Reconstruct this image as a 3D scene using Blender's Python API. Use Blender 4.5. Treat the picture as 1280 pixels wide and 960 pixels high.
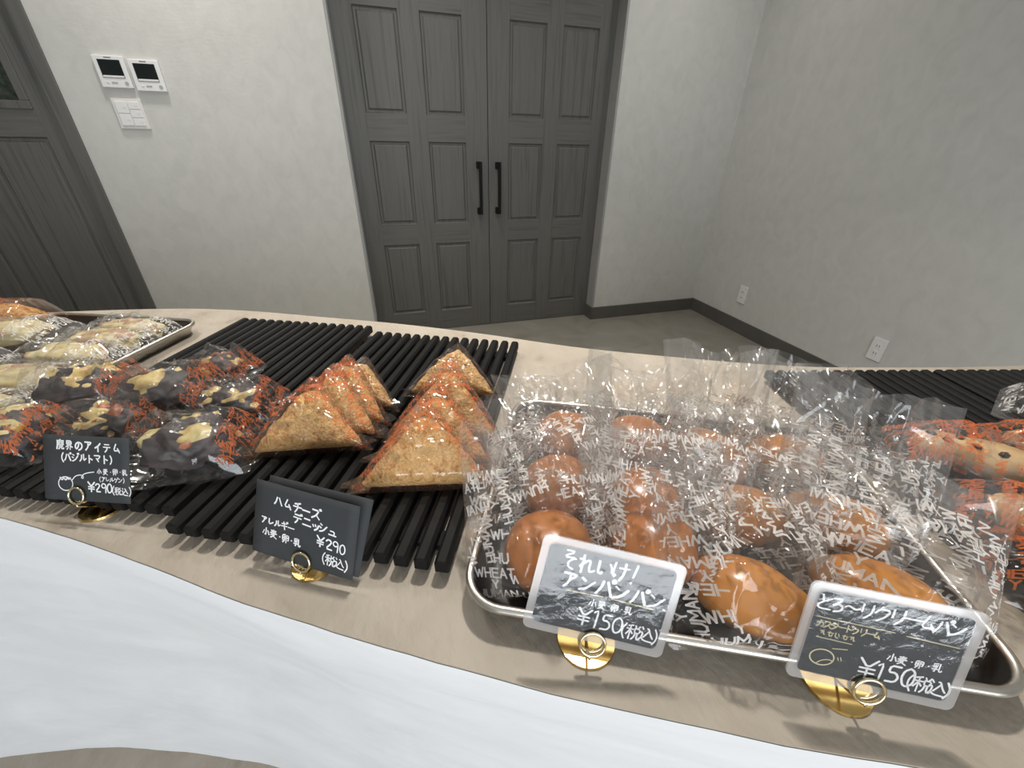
import bpy, bmesh, math, random
import numpy as np
from mathutils import Vector, Matrix, noise

for o in list(bpy.data.objects):
    bpy.data.objects.remove(o, do_unlink=True)
scene = bpy.context.scene
COL = scene.collection
R = math.radians

# ------------------------------------------------------------------ camera
CAM_H = 1.18
FOC, PITCH, ROLL, YAW = 512.0, R(30.3), R(0.98), R(17.45)
_fw = Vector((math.sin(YAW) * math.cos(PITCH), math.cos(YAW) * math.cos(PITCH), -math.sin(PITCH)))
_rt0 = Vector((math.cos(YAW), -math.sin(YAW), 0))
_up0 = _rt0.cross(_fw)
_rt = _rt0 * math.cos(ROLL) + _up0 * math.sin(ROLL)
_up = _rt.cross(_fw)
cam_d = bpy.data.cameras.new('camera')
cam_d.sensor_fit = 'HORIZONTAL'
cam_d.sensor_width = 36.0
cam_d.lens = FOC / 1280.0 * 36.0
cam_d.clip_start = 0.01
cam = bpy.data.objects.new('camera', cam_d)
m = Matrix((_rt, _up, -_fw)).transposed().to_4x4()
m.translation = (0, 0, CAM_H)
cam.matrix_world = m
COL.objects.link(cam)
scene.camera = cam


def at(px, py, z):
    """Point of the horizontal plane at height z that a ray through pixel (px, py) meets."""
    d = _rt * (px - 640) + _up * (480 - py) + _fw * FOC
    t = (z - CAM_H) / d.z
    return Vector((0, 0, CAM_H)) + d * t


# ------------------------------------------------------------------ world, lights, exposure
world = bpy.data.worlds.new('world')
scene.world = world
world.use_nodes = True
bg = world.node_tree.nodes['Background']
bg.inputs[0].default_value = (0.80, 0.88, 1.0, 1)
bg.inputs[1].default_value = 0.25
scene.view_settings.view_transform = 'Standard'
scene.view_settings.look = 'None'
scene.view_settings.gamma = 1.0
scene.view_settings.exposure = 0.0
scene.view_settings.use_curve_mapping = False
scene.cycles.transparent_max_bounces = 40
scene.cycles.max_bounces = 8
scene.cycles.caustics_reflective = False
scene.cycles.caustics_refractive = False


def area_light(name, loc, rot, sx, sy, power, color, shape='RECTANGLE', spread=180):
    d = bpy.data.lights.new(name, 'AREA')
    d.shape = shape
    d.size = sx
    d.size_y = sy
    d.energy = power
    d.color = color
    d.spread = R(spread)
    o = bpy.data.objects.new(name, d)
    o.location = loc
    o.rotation_euler = rot
    COL.objects.link(o)
    return o


ROOM_H = 2.6
# daylight entering through the shop window behind the photographer
area_light('window_daylight', (-0.20, -2.45, 1.15), (R(90), 0, 0), 2.3, 1.5, 80, (0.90, 0.95, 1.0))
# ceiling downlights (lamp housings are built with the ceiling)
DOWNLIGHTS = [(0.48, 0.92), (-0.75, 1.45), (0.35, 2.1), (-0.75, 2.42), (1.75, 2.2)]
DL_POWER = [14.5, 6, 5.5, 10.5, 3.2]
DL_SPREAD = [105, 110, 130, 150, 130]
for (x, y), p, sp in zip(DOWNLIGHTS, DL_POWER, DL_SPREAD):
    area_light('downlight_glow', (x, y, ROOM_H - 0.03), (0, 0, 0), 0.13, 0.13, p, (1.0, 0.955, 0.89), 'DISK', sp)

# ------------------------------------------------------------------ materials
MATS = {}


def nodes_of(name):
    mt = bpy.data.materials.new(name)
    mt.use_nodes = True
    nt = mt.node_tree
    nt.nodes.clear()
    out = nt.nodes.new('ShaderNodeOutputMaterial')
    MATS[name] = mt
    return mt, nt, out


def N(nt, typ, **kw):
    n = nt.nodes.new(typ)
    for k, v in kw.items():
        if k.startswith('i_'):
            n.inputs[k[2:].replace('_', ' ')].default_value = v
        elif isinstance(k, str):
            setattr(n, k, v)
    return n


def ramp(nt, stops):
    r = nt.nodes.new('ShaderNodeValToRGB')
    e = r.color_ramp.elements
    while len(e) < len(stops):
        e.new(0.5)
    for el, (p, c) in zip(e, stops):
        el.position = p
        el.color = (*c, 1)
    return r


def pmat(name, stops, scale=(20, 20, 20), rough=0.6, bump=0.0, bump_scale=None, metallic=0.0, detail=6,
         distort=0.0, spec=0.5, coat=0.0, bump_dist=0.002, emis=None, rough_noise=None, rot=(0, 0, 0), sss=0.0):
    """Principled material whose colour is a noise-driven ramp, with noise bump."""
    mt, nt, out = nodes_of(name)
    tc = N(nt, 'ShaderNodeTexCoord')
    mp = N(nt, 'ShaderNodeMapping')
    mp.inputs['Scale'].default_value = scale
    mp.inputs['Rotation'].default_value = rot
    nt.links.new(tc.outputs['Object'], mp.inputs[0])
    nz = N(nt, 'ShaderNodeTexNoise')
    nz.inputs['Scale'].default_value = 1.0
    nz.inputs['Detail'].default_value = detail
    nz.inputs['Distortion'].default_value = distort
    nt.links.new(mp.outputs[0], nz.inputs['Vector'])
    if len(stops) == 1:
        stops = [(0.0, stops[0]), (1.0, stops[0])]
    elif not isinstance(stops[0][1], tuple):
        k = len(stops) - 1
        stops = [(0.3 + 0.4 * i / k, c) for i, c in enumerate(stops)]
    rp = ramp(nt, stops)
    nt.links.new(nz.outputs['Fac'], rp.inputs[0])
    bs = N(nt, 'ShaderNodeBsdfPrincipled')
    nt.links.new(rp.outputs[0], bs.inputs['Base Color'])
    bs.inputs['Roughness'].default_value = rough
    bs.inputs['Metallic'].default_value = metallic
    bs.inputs['Specular IOR Level'].default_value = spec
    bs.inputs['Coat Weight'].default_value = coat
    bs.inputs['Coat Roughness'].default_value = 0.12
    if sss:
        bs.inputs['Subsurface Weight'].default_value = sss
        bs.inputs['Subsurface Radius'].default_value = (0.006, 0.003, 0.0015)
    if bump:
        mp2 = N(nt, 'ShaderNodeMapping')
        mp2.inputs['Scale'].default_value = bump_scale or scale
        mp2.inputs['Rotation'].default_value = rot
        nt.links.new(tc.outputs['Object'], mp2.inputs[0])
        n2 = N(nt, 'ShaderNodeTexNoise')
        n2.inputs['Scale'].default_value = 1.0
        n2.inputs['Detail'].default_value = 5
        nt.links.new(mp2.outputs[0], n2.inputs['Vector'])
        b = N(nt, 'ShaderNodeBump')
        b.inputs['Strength'].default_value = bump
        b.inputs['Distance'].default_value = bump_dist
        nt.links.new(n2.outputs['Fac'], b.inputs['Height'])
        nt.links.new(b.outputs[0], bs.inputs['Normal'])
    nt.links.new(bs.outputs[0], out.inputs[0])
    return mt


def film_mat(name, tint=(0.985, 0.98, 0.97), haze=0.035, rough=0.07, refl=1.5, hazecol=(0.9, 0.88, 0.86), cap=0.26):
    """Thin clear plastic film: transparent, Fresnel gloss, a trace of milky haze."""
    mt, nt, out = nodes_of(name)
    tr = N(nt, 'ShaderNodeBsdfTransparent')
    tr.inputs[0].default_value = (*tint, 1)
    gl = N(nt, 'ShaderNodeBsdfGlossy')
    gl.inputs['Roughness'].default_value = rough
    fr = N(nt, 'ShaderNodeFresnel')
    fr.inputs['IOR'].default_value = 1.48
    mu = N(nt, 'ShaderNodeMath', operation='MULTIPLY')
    mu.use_clamp = True
    mu.inputs[1].default_value = refl
    nt.links.new(fr.outputs[0], mu.inputs[0])
    mn = N(nt, 'ShaderNodeMath', operation='MINIMUM')
    mn.inputs[1].default_value = cap
    nt.links.new(mu.outputs[0], mn.inputs[0])
    mx = N(nt, 'ShaderNodeMixShader')
    nt.links.new(mn.outputs[0], mx.inputs[0])
    nt.links.new(tr.outputs[0], mx.inputs[1])
    nt.links.new(gl.outputs[0], mx.inputs[2])
    df = N(nt, 'ShaderNodeBsdfDiffuse')
    df.inputs[0].default_value = (*hazecol, 1)
    tl = N(nt, 'ShaderNodeBsdfTranslucent')
    tl.inputs[0].default_value = (*hazecol, 1)
    m3 = N(nt, 'ShaderNodeMixShader')
    m3.inputs[0].default_value = 0.5
    nt.links.new(df.outputs[0], m3.inputs[1])
    nt.links.new(tl.outputs[0], m3.inputs[2])
    m2 = N(nt, 'ShaderNodeMixShader')
    m2.inputs[0].default_value = haze
    nt.links.new(mx.outputs[0], m2.inputs[1])
    nt.links.new(m3.outputs[0], m2.inputs[2])
    nt.links.new(m2.outputs[0], out.inputs[0])
    return mt


def ink_mat(name, col, cover=0.8):
    """Ink printed on film: diffuse from both sides, a little see-through."""
    mt, nt, out = nodes_of(name)
    df = N(nt, 'ShaderNodeBsdfDiffuse')
    df.inputs[0].default_value = (*col, 1)
    tl = N(nt, 'ShaderNodeBsdfTranslucent')
    tl.inputs[0].default_value = (*col, 1)
    m3 = N(nt, 'ShaderNodeMixShader')
    m3.inputs[0].default_value = 0.4
    nt.links.new(df.outputs[0], m3.inputs[1])
    nt.links.new(tl.outputs[0], m3.inputs[2])
    tr = N(nt, 'ShaderNodeBsdfTransparent')
    m2 = N(nt, 'ShaderNodeMixShader')
    m2.inputs[0].default_value = cover
    nt.links.new(tr.outputs[0], m2.inputs[1])
    nt.links.new(m3.outputs[0], m2.inputs[2])
    nt.links.new(m2.outputs[0], out.inputs[0])
    return mt


pmat('wall_paper', [(0.535, 0.533, 0.500), (0.565, 0.561, 0.526), (0.59, 0.583, 0.548)], (16, 16, 12), 0.85, 0.3, (50, 50, 90), detail=8, distort=0.8, bump_dist=0.002)
pmat('ceiling_white', [(0.75, 0.74, 0.72)], (5, 5, 5), 0.9)
pmat('door_wood', [(0.080, 0.079, 0.072), (0.118, 0.116, 0.106), (0.098, 0.096, 0.088)], (60, 60, 2.2), 0.55, 0.35, (120, 120, 3),
     distort=0.6, bump_dist=0.001)
pmat('door_wood_cross', [(0.080, 0.079, 0.072), (0.118, 0.116, 0.106), (0.098, 0.096, 0.088)], (2.2, 60, 60), 0.55, 0.35, (3, 120, 120),
     distort=0.6, bump_dist=0.001)
pmat('base_grey', [(0.085, 0.08, 0.072), (0.1, 0.095, 0.085)], (10, 10, 10), 0.6)
pmat('trim_grey', [(0.30, 0.295, 0.28), (0.33, 0.325, 0.31)], (10, 10, 10), 0.7)
pmat('black_metal', [(0.005, 0.005, 0.005), (0.008, 0.008, 0.008)], (30, 30, 30), 0.5, spec=0.15)
pmat('mortar', [(0.24, (0.235, 0.192, 0.145)), (0.36, (0.342, 0.292, 0.232)), (0.55, (0.378, 0.328, 0.266)), (0.75, (0.41, 0.358, 0.295))], (17, 13, 13), 0.62, 0.75, (110, 60, 60), detail=13,
     distort=0.5, bump_dist=0.0022, rot=(0, 0, R(62)))
pmat('floor_mortar', [(0.175, 0.162, 0.135), (0.215, 0.20, 0.168), (0.245, 0.228, 0.195)], (4, 4, 4), 0.55, 0.3, (30, 30, 30), detail=8,
     distort=1.0, bump_dist=0.001)
pmat('plaster_white', [(0.72, 0.73, 0.745), (0.79, 0.80, 0.81)], (3, 3, 6), 0.7, 0.7, (2.6, 5, 9), detail=9, distort=1.8,
     bump_dist=0.009, rot=(R(12), 0, R(32)))
pmat('rack_black', [(0.006, 0.0057, 0.0055), (0.010, 0.0095, 0.009)], (40, 40, 40), 0.55, 0.15, (200, 20, 200), bump_dist=0.0005, spec=0.12)
pmat('tray_metal', [(0.55, 0.52, 0.47), (0.63, 0.60, 0.55)], (15, 15, 15), 0.32, metallic=1.0)
pmat('tray_dark', [(0.014, 0.013, 0.012), (0.022, 0.021, 0.02)], (25, 25, 25), 0.35)
pmat('brass', [(0.70, 0.47, 0.16), (0.78, 0.55, 0.22)], (30, 30, 30), 0.18, metallic=1.0)
pmat('brass_pale', [(0.82, 0.70, 0.42), (0.88, 0.76, 0.5)], (30, 30, 30), 0.15, metallic=1.0)
pmat('card_black', [(0.028, 0.031, 0.033), (0.036, 0.039, 0.042)], (30, 30, 30), 0.75, 0.2, (400, 400, 400), bump_dist=0.0003)
pmat('chalk_white', [(0.80, 0.80, 0.79), (0.86, 0.86, 0.85)], (200, 200, 200), 0.8)
pmat('chalk_gold', [(0.55, 0.47, 0.28), (0.62, 0.54, 0.33)], (200, 200, 200), 0.6)
pmat('plastic_white', [(0.74, 0.74, 0.73), (0.77, 0.77, 0.76)], (10, 10, 10), 0.4)
pmat('plastic_warm', [(0.70, 0.67, 0.64), (0.72, 0.69, 0.66)], (10, 10, 10), 0.45)
pmat('plastic_grey', [(0.35, 0.35, 0.35), (0.4, 0.4, 0.4)], (10, 10, 10), 0.5)
pmat('screen_black', [(0.008, 0.012, 0.012), (0.012, 0.016, 0.016)], (10, 10, 10), 0.12)
pmat('ink_dark', [(0.05, 0.05, 0.05)], (10, 10, 10), 0.6)
pmat('pane_glass', [(0.012, 0.016, 0.012), (0.05, 0.065, 0.05)], (45, 45, 45), 0.08, 0.8, (60, 60, 60), bump_dist=0.004)
pmat('bun_crust', [(0.0, (0.34, 0.10, 0.018)), (0.45, (0.45, 0.15, 0.028)), (1.0, (0.58, 0.24, 0.055))], (12, 12, 12), 0.28, 0.15,
     (70, 70, 70), coat=0.35, bump_dist=0.0008)
pmat('cream_bun_crust', [(0.0, (0.44, 0.145, 0.018)), (0.5, (0.57, 0.215, 0.030)), (1.0, (0.66, 0.30, 0.06))], (14, 14, 30), 0.25, 0.12,
     (60, 60, 60), coat=0.4, bump_dist=0.0006)
pmat('danish_crust', [(0.28, (0.34, 0.15, 0.04)), (0.42, (0.66, 0.38, 0.13)), (0.58, (0.80, 0.54, 0.24)), (0.75, (0.72, 0.42, 0.14))],
     (130, 130, 130), 0.7, 1.0, (300, 300, 300), detail=11, distort=0.8, bump_dist=0.006)
pmat('black_dough', [(0.3, (0.020, 0.015, 0.016)), (0.55, (0.062, 0.046, 0.046)), (0.75, (0.13, 0.095, 0.085))], (40, 40, 40), 0.5, 0.6,
     (90, 90, 90), bump_dist=0.002)
pmat('melted_cheese', [(0.3, (0.33, 0.17, 0.05)), (0.5, (0.62, 0.48, 0.20)), (0.7, (0.70, 0.62, 0.36))], (45, 45, 45), 0.4, 0.5,
     (110, 110, 110), bump_dist=0.002)
pmat('basil_green', [(0.3, (0.20, 0.22, 0.03)), (0.7, (0.42, 0.42, 0.08))], (60, 60, 60), 0.5, 0.5, (120, 120, 120))
pmat('tomato_red', [(0.3, (0.22, 0.05, 0.02)), (0.7, (0.40, 0.13, 0.05))], (60, 60, 60), 0.35, 0.5, (120, 120, 120))
pmat('pale_bread', [(0.3, (0.42, 0.30, 0.13)), (0.5, (0.60, 0.50, 0.27)), (0.7, (0.68, 0.60, 0.38))], (35, 35, 35), 0.6, 0.5,
     (90, 90, 90), bump_dist=0.002)
pmat('ham_pink', [(0.3, (0.40, 0.22, 0.12)), (0.7, (0.52, 0.34, 0.20))], (40, 40, 40), 0.5)
pmat('stick_bread', [(0.3, (0.46, 0.27, 0.11)), (0.5, (0.62, 0.43, 0.22)), (0.7, (0.68, 0.50, 0.29))], (35, 35, 35), 0.5, 0.4,
     (90, 90, 90), bump_dist=0.0015)
pmat('chocolate', [(0.025, 0.012, 0.008), (0.05, 0.025, 0.015)], (60, 60, 60), 0.35)
pmat('sesame_crust', [(0.3, (0.22, 0.07, 0.012)), (0.5, (0.50, 0.24, 0.05)), (0.68, (0.70, 0.48, 0.2))], (130, 130, 130), 0.5, 0.9,
     (160, 160, 160), bump_dist=0.004)
film_mat('clear_film', tint=(0.997, 0.995, 0.99), haze=0.05, rough=0.11, refl=1.25, cap=0.25)
film_mat('clear_film_sharp', haze=0.02, rough=0.08, refl=1.5)
film_mat('orange_film', tint=(0.985, 0.95, 0.93), haze=0.03, rough=0.09, refl=1.5, hazecol=(0.9, 0.55, 0.4))
film_mat('laminate_film', tint=(0.99, 0.99, 0.99), haze=0.012, rough=0.07, refl=2.0)
film_mat('laminate_edge_glare', tint=(0.97, 0.97, 0.97), haze=0.28, rough=0.12, refl=2.2)  # clear border of the signs; its white glare is painted in as haze
ink_mat('ink_white', (0.90, 0.88, 0.85), 0.78)
ink_mat('ink_orange', (0.88, 0.26, 0.10), 0.46)


def laminate_bump():
    mt = MATS['laminate_film']
    nt = mt.node_tree
    gl = [n for n in nt.nodes if n.type == 'BSDF_GLOSSY'][0]
    tc = N(nt, 'ShaderNodeTexCoord')
    nz = N(nt, 'ShaderNodeTexNoise')
    nz.inputs['Scale'].default_value = 60
    nz.inputs['Detail'].default_value = 8
    nt.links.new(tc.outputs['Object'], nz.inputs['Vector'])
    b = N(nt, 'ShaderNodeBump')
    b.inputs['Strength'].default_value = 0.6
    b.inputs['Distance'].default_value = 0.0012
    nt.links.new(nz.outputs['Fac'], b.inputs['Height'])
    nt.links.new(b.outputs[0], gl.inputs['Normal'])


laminate_bump()


# ------------------------------------------------------------------ object helpers
def mesh_obj(name, verts, faces, mat, parent=None, smooth=False, label=None):
    me = bpy.data.meshes.new(name)
    me.from_pydata([tuple(v) for v in verts], [], faces)
    me.update()
    return link_mesh(name, me, mat, parent, smooth, label)


def link_mesh(name, me, mat, parent=None, smooth=False, label=None):
    if mat is not None and not me.materials:
        me.materials.append(MATS[mat])
    if smooth:
        me.polygons.foreach_set('use_smooth', [True] * len(me.polygons))
    o = bpy.data.objects.new(name, me)
    COL.objects.link(o)
    if parent is not None:
        o.parent = parent
    if label:
        o['label'] = label
    return o


def bm_obj(name, bm, mat, parent=None, smooth=False, label=None):
    me = bpy.data.meshes.new(name)
    bm.to_mesh(me)
    bm.free()
    return link_mesh(name, me, mat, parent, smooth, label)


def thing(name, label, cat, loc=(0, 0, 0), rotz=0.0, group=None, mat=None):
    o = bpy.data.objects.new(name, None)
    o.empty_display_size = 0.03
    COL.objects.link(o)
    if mat is not None:
        o.matrix_world = mat
    else:
        o.location = loc
        o.rotation_euler = (0, 0, rotz)
    o['label'] = label
    o['category'] = cat
    if group:
        o['group'] = group
    return o


def structure(o):
    o['kind'] = 'structure'
    return o


def add_box(bm, x0, x1, y0, y1, z0, z1, bevel=0.0):
    r = bmesh.ops.create_cube(bm, size=1.0)
    vs = r['verts']
    for v in vs:
        v.co = Vector(((x0 + x1) / 2 + v.co.x * (x1 - x0), (y0 + y1) / 2 + v.co.y * (y1 - y0), (z0 + z1) / 2 + v.co.z * (z1 - z0)))
    if bevel:
        es = list({e for v in vs for e in v.link_edges})
        bmesh.ops.bevel(bm, geom=es, offset=bevel, segments=2, affect='EDGES', profile=0.6)


def box(name, x0, x1, y0, y1, z0, z1, mat, parent=None, bevel=0.0, label=None):
    bm = bmesh.new()
    add_box(bm, x0, x1, y0, y1, z0, z1, bevel)
    return bm_obj(name, bm, mat, parent, False, label)


def catmull(pts, n, closed=False):
    P = [np.array(p, float) for p in pts]
    out = []
    k = len(P)
    segs = k if closed else k - 1
    for i in range(segs):
        p0 = P[(i - 1) % k] if closed or i > 0 else 2 * P[0] - P[1]
        p1, p2 = P[i], P[(i + 1) % k]
        p3 = P[(i + 2) % k] if closed or i + 2 < k else 2 * P[-1] - P[-2]
        for j in range(n):
            t = j / n
            out.append(0.5 * (2 * p1 + (p2 - p0) * t + (2 * p0 - 5 * p1 + 4 * p2 - p3) * t * t + (3 * p1 - p0 - 3 * p2 + p3) * t ** 3))
    if not closed:
        out.append(P[-1])
    return np.array(out)


def resample(c, n):
    d = np.r_[0, np.cumsum(np.linalg.norm(np.diff(c, axis=0), axis=1))]
    t = np.linspace(0, d[-1], n)
    return np.stack([np.interp(t, d, c[:, i]) for i in range(c.shape[1])], 1)


def tube_bm(bm, pts, rad, seg=8, closed=False):
    """Sweep a circle along a polyline."""
    pts = [Vector(p) for p in pts]
    k = len(pts)
    rings = []
    for i, p in enumerate(pts):
        a = pts[(i - 1) % k] if (closed or i > 0) else p
        b = pts[(i + 1) % k] if (closed or i < k - 1) else p
        t = (b - a).normalized()
        ref = Vector((0, 0, 1)) if abs(t.z) < 0.9 else Vector((1, 0, 0))
        u = t.cross(ref).normalized()
        w = t.cross(u)
        rings.append([bm.verts.new(p + (u * math.cos(2 * math.pi * j / seg) + w * math.sin(2 * math.pi * j / seg)) * rad) for j in range(seg)])
    for i in range(k if closed else k - 1):
        r0, r1 = rings[i], rings[(i + 1) % k]
        for j in range(seg):
            try:
                bm.faces.new((r0[j], r0[(j + 1) % seg], r1[(j + 1) % seg], r1[j]))
            except ValueError:
                pass
    if not closed:
        bm.faces.new(rings[0][::-1])
        bm.faces.new(rings[-1])


def grid_faces(nu, nv, off=0, flip=False):
    f = []
    for j in range(nv - 1):
        for i in range(nu - 1):
            a = off + j * nu + i
            q = (a, a + 1, a + nu + 1, a + nu)
            f.append(q[::-1] if flip else q)
    return f


# ================================================================== SETTING
WY, DY, RX, LX, FY = 2.735, 2.835, 2.44, -3.2, -2.6
DX0, DX1, DTOP = -0.10, 1.503, 2.05
LD0, LD1 = -2.22, -1.28        # opening of the other door (casing outside)
structure(box('floor', LX, RX, FY, 3.2, -0.06, 0.0, 'floor_mortar'))
structure(box('ceiling', LX - 0.1, RX + 0.1, FY, 3.2, ROOM_H, ROOM_H + 0.08, 'ceiling_white'))
bm = bmesh.new()
add_box(bm, LX, LD0, WY, WY + 0.16, 0, ROOM_H)
add_box(bm, LD0, LD1, WY, WY + 0.16, 2.1, ROOM_H)
add_box(bm, LD1, DX0, WY, WY + 0.16, 0, ROOM_H)
add_box(bm, DX0, DX1, WY, WY + 0.16, DTOP, ROOM_H)
add_box(bm, DX1, RX, WY, WY + 0.16, 0, ROOM_H)
structure(bm_obj('wall_back', bm, 'wall_paper'))
structure(box('wall_right', RX, RX + 0.1, FY, WY + 0.16, 0, ROOM_H, 'wall_paper'))
structure(box('wall_left', LX - 0.1, LX, FY, WY + 0.16, 0, ROOM_H, 'wall_paper'))
bm = bmesh.new()
add_box(bm, LX, RX, FY - 0.1, FY, 0, 0.25)
add_box(bm, LX, RX, FY - 0.1, FY, 2.4, ROOM_H)
add_box(bm, LX, -1.4, FY - 0.1, FY, 0.25, 2.4)
add_box(bm, 1.0, RX, FY - 0.1, FY, 0.25, 2.4)
structure(bm_obj('wall_front', bm, 'wall_paper'))
# reveal lining of the double door
bm = bmesh.new()
add_box(bm, DX1 - 0.002, DX1 + 0.012, WY - 0.001, DY, 0.0, DTOP)
add_box(bm, DX0 - 0.012, DX0 + 0.002, WY - 0.001, DY, 0.0, DTOP)
add_box(bm, DX0, DX1, WY - 0.001, DY, DTOP - 0.012, DTOP + 0.002)
structure(bm_obj('trim_1', bm, 'trim_grey'))
# baseboards
BB = 0.095
bm = bmesh.new()
add_box(bm, DX1 - 0.004, RX - 0.012, WY - 0.012, WY, 0, BB)
add_box(bm, DX1 - 0.012, DX1 - 0.002, WY - 0.012, DY - 0.004, 0, BB)
structure(bm_obj('baseboard_back', bm, 'base_grey'))
structure(box('baseboard_right', RX - 0.012, RX, FY, WY, 0, BB, 'base_grey'))
structure(box('baseboard_left', LD1, DX0 - 0.014, WY - 0.012, WY, 0, BB, 'base_grey'))


def raised_panel(x0, x1, z0, z1, y):
    """Recessed field with moulding slopes and a raised centre; face looks to -Y, frame face at y."""
    ins = [(0.0, 0.0), (0.006, 0.010), (0.016, 0.010), (0.024, 0.003), (0.034, 0.003)]
    v, f = [], []
    for a, d in ins:
        v += [(x0 + a, y + d, z0 + a), (x1 - a, y + d, z0 + a), (x1 - a, y + d, z1 - a), (x0 + a, y + d, z1 - a)]
    for k in range(len(ins) - 1):
        for i in range(4):
            j = (i + 1) % 4
            f.append((4 * k + i, 4 * k + j, 4 * k + 4 + j, 4 * k + 4 + i))
    k = 4 * (len(ins) - 1)
    f.append((k, k + 1, k + 2, k + 3))
    b = len(v)
    v += [(x0, y + 0.018, z0), (x1, y + 0.018, z0), (x1, y + 0.018, z1), (x0, y + 0.018, z1)]
    f.append((b + 3, b + 2, b + 1, b))
    for i in range(4):
        j = (i + 1) % 4
        f.append((j, i, b + i, b + j))
    return v, f


def door_leaf(name, x0, x1, cols, rows, ztop, y):
    """Frame-and-panel leaf: stiles and rails round the panels, every panel its own part."""
    bm = bmesh.new()
    xs = [x0] + [c for ab in cols for c in ab] + [x1]
    for i in range(0, len(xs), 2):
        add_box(bm, xs[i], xs[i + 1], y, y + 0.036, 0.004, ztop, 0.0012)
    root = structure(bm_obj(name, bm, 'door_wood'))
    zs = [0.004] + [c for ab in rows for c in ab] + [ztop]
    for i in range(0, len(zs), 2):
        for (a, b) in cols:
            box('rail', a, b, y, y + 0.036, zs[i], zs[i + 1], 'door_wood_cross', root)
    for (a, b) in cols:
        for (c, d) in rows:
            v, f = raised_panel(a, b, c, d, y)
            mesh_obj('panel', v, f, 'door_wood', root)
    return root


def pull_handle(root, x, z0, z1, y):
    h = box('handle', x - 0.009, x + 0.009, y - 0.052, y - 0.036, z0, z1, 'black_metal', root, 0.002, 'black square bar pull handle')
    for zc in (z0 + 0.019, z1 - 0.019):
        box('handle_mount', x - 0.018, x + 0.009, y - 0.037, y, zc - 0.019, zc + 0.019, 'black_metal', h, 0.002)


ROWS = [(0.142, 0.608), (0.731, 1.187), (1.32, 1.775)]
d1 = door_leaf('door_1', DX0 + 0.004, 0.709, [(0.016, 0.238), (0.349, 0.573)], ROWS, DTOP - 0.01, DY)
d1['label'] = 'grey-brown panelled sliding door leaf next to the intercom wall'
d2 = door_leaf('door_2', 0.713, 1.545, [(0.843, 1.068), (1.168, 1.397)], ROWS, DTOP - 0.01, DY)
d2['label'] = 'grey-brown panelled sliding door leaf nearer the room corner'
pull_handle(d1, 0.650, 0.784, 1.086, DY)
pull_handle(d2, 0.772, 0.784, 1.084, DY)

# the single door beside the intercoms
bm = bmesh.new()
add_box(bm, LD1 - 0.055, LD1, WY - 0.012, WY + 0.10, 0, 2.1, 0.002)
add_box(bm, LD0, LD0 + 0.055, WY - 0.012, WY + 0.10, 0, 2.1, 0.002)
add_box(bm, LD0 + 0.055, LD1 - 0.055, WY - 0.012, WY + 0.10, 2.045, 2.1, 0.002)
structure(bm_obj('trim_2', bm, 'door_wood'))
D3 = WY + 0.012
bm = bmesh.new()
cols3 = [(-2.03, -1.81), (-1.665, -1.415)]
for a, b in ((LD0 + 0.057, -2.03), (-1.81, -1.665), (-1.415, LD1 - 0.057)):
    add_box(bm, a, b, D3, D3 + 0.036, 0.004, 2.043, 0.001)
d3 = structure(bm_obj('door_3', bm, 'door_wood'))
d3['label'] = 'grey-brown panelled door with small textured glass pane'
for a, b in cols3:
    for z0, z1 in ((0.004, 0.14), (1.178, 1.285), (1.93, 2.043)):
        box('rail', a, b, D3, D3 + 0.036, z0, z1, 'door_wood_cross', d3)
    v, f = raised_panel(a, b, 0.14, 1.178, D3)
    mesh_obj('panel', v, f, 'door_wood', d3)
    bm = bmesh.new()
    add_box(bm, a, b, D3 - 0.006, D3 + 0.03, 1.285, 1.318, 0.003)
    add_box(bm, a, b, D3 - 0.006, D3 + 0.03, 1.897, 1.93, 0.003)
    add_box(bm, a, a + 0.033, D3 - 0.006, D3 + 0.03, 1.318, 1.897, 0.003)
    add_box(bm, b - 0.033, b, D3 - 0.006, D3 + 0.03, 1.318, 1.897, 0.003)
    fr = bm_obj('pane_frame', bm, 'door_wood', d3)
    box('pane', a + 0.033, b - 0.033, D3 + 0.01, D3 + 0.016, 1.318, 1.897, 'pane_glass', fr)

# shop window behind the photographer
bm = bmesh.new()
for x in (-1.4, -0.215, 0.97):
    add_box(bm, x, x + 0.03, FY - 0.08, FY - 0.03, 0.25, 2.4)
add_box(bm, -1.37, 0.97, FY - 0.08, FY - 0.03, 0.25, 0.28)
add_box(bm, -1.37, 0.97, FY - 0.08, FY - 0.03, 2.37, 2.4)
structure(bm_obj('window_1', bm, 'black_metal'))

# downlight housings
for i, (x, y) in enumerate(DOWNLIGHTS):
    bm = bmesh.new()
    tube_bm(bm, [(0.075 * math.cos(a * math.pi / 12), 0.075 * math.sin(a * math.pi / 12), -0.004) for a in range(24)], 0.008, 6, True)
    o = bm_obj('ceiling_downlight', bm, 'plastic_white', None, True)
    o.location = (x, y, ROOM_H)
    o['label'] = 'round white recessed downlight in the ceiling'
    o['category'] = 'ceiling light'
    o['group'] = 'ceiling downlights'

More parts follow.
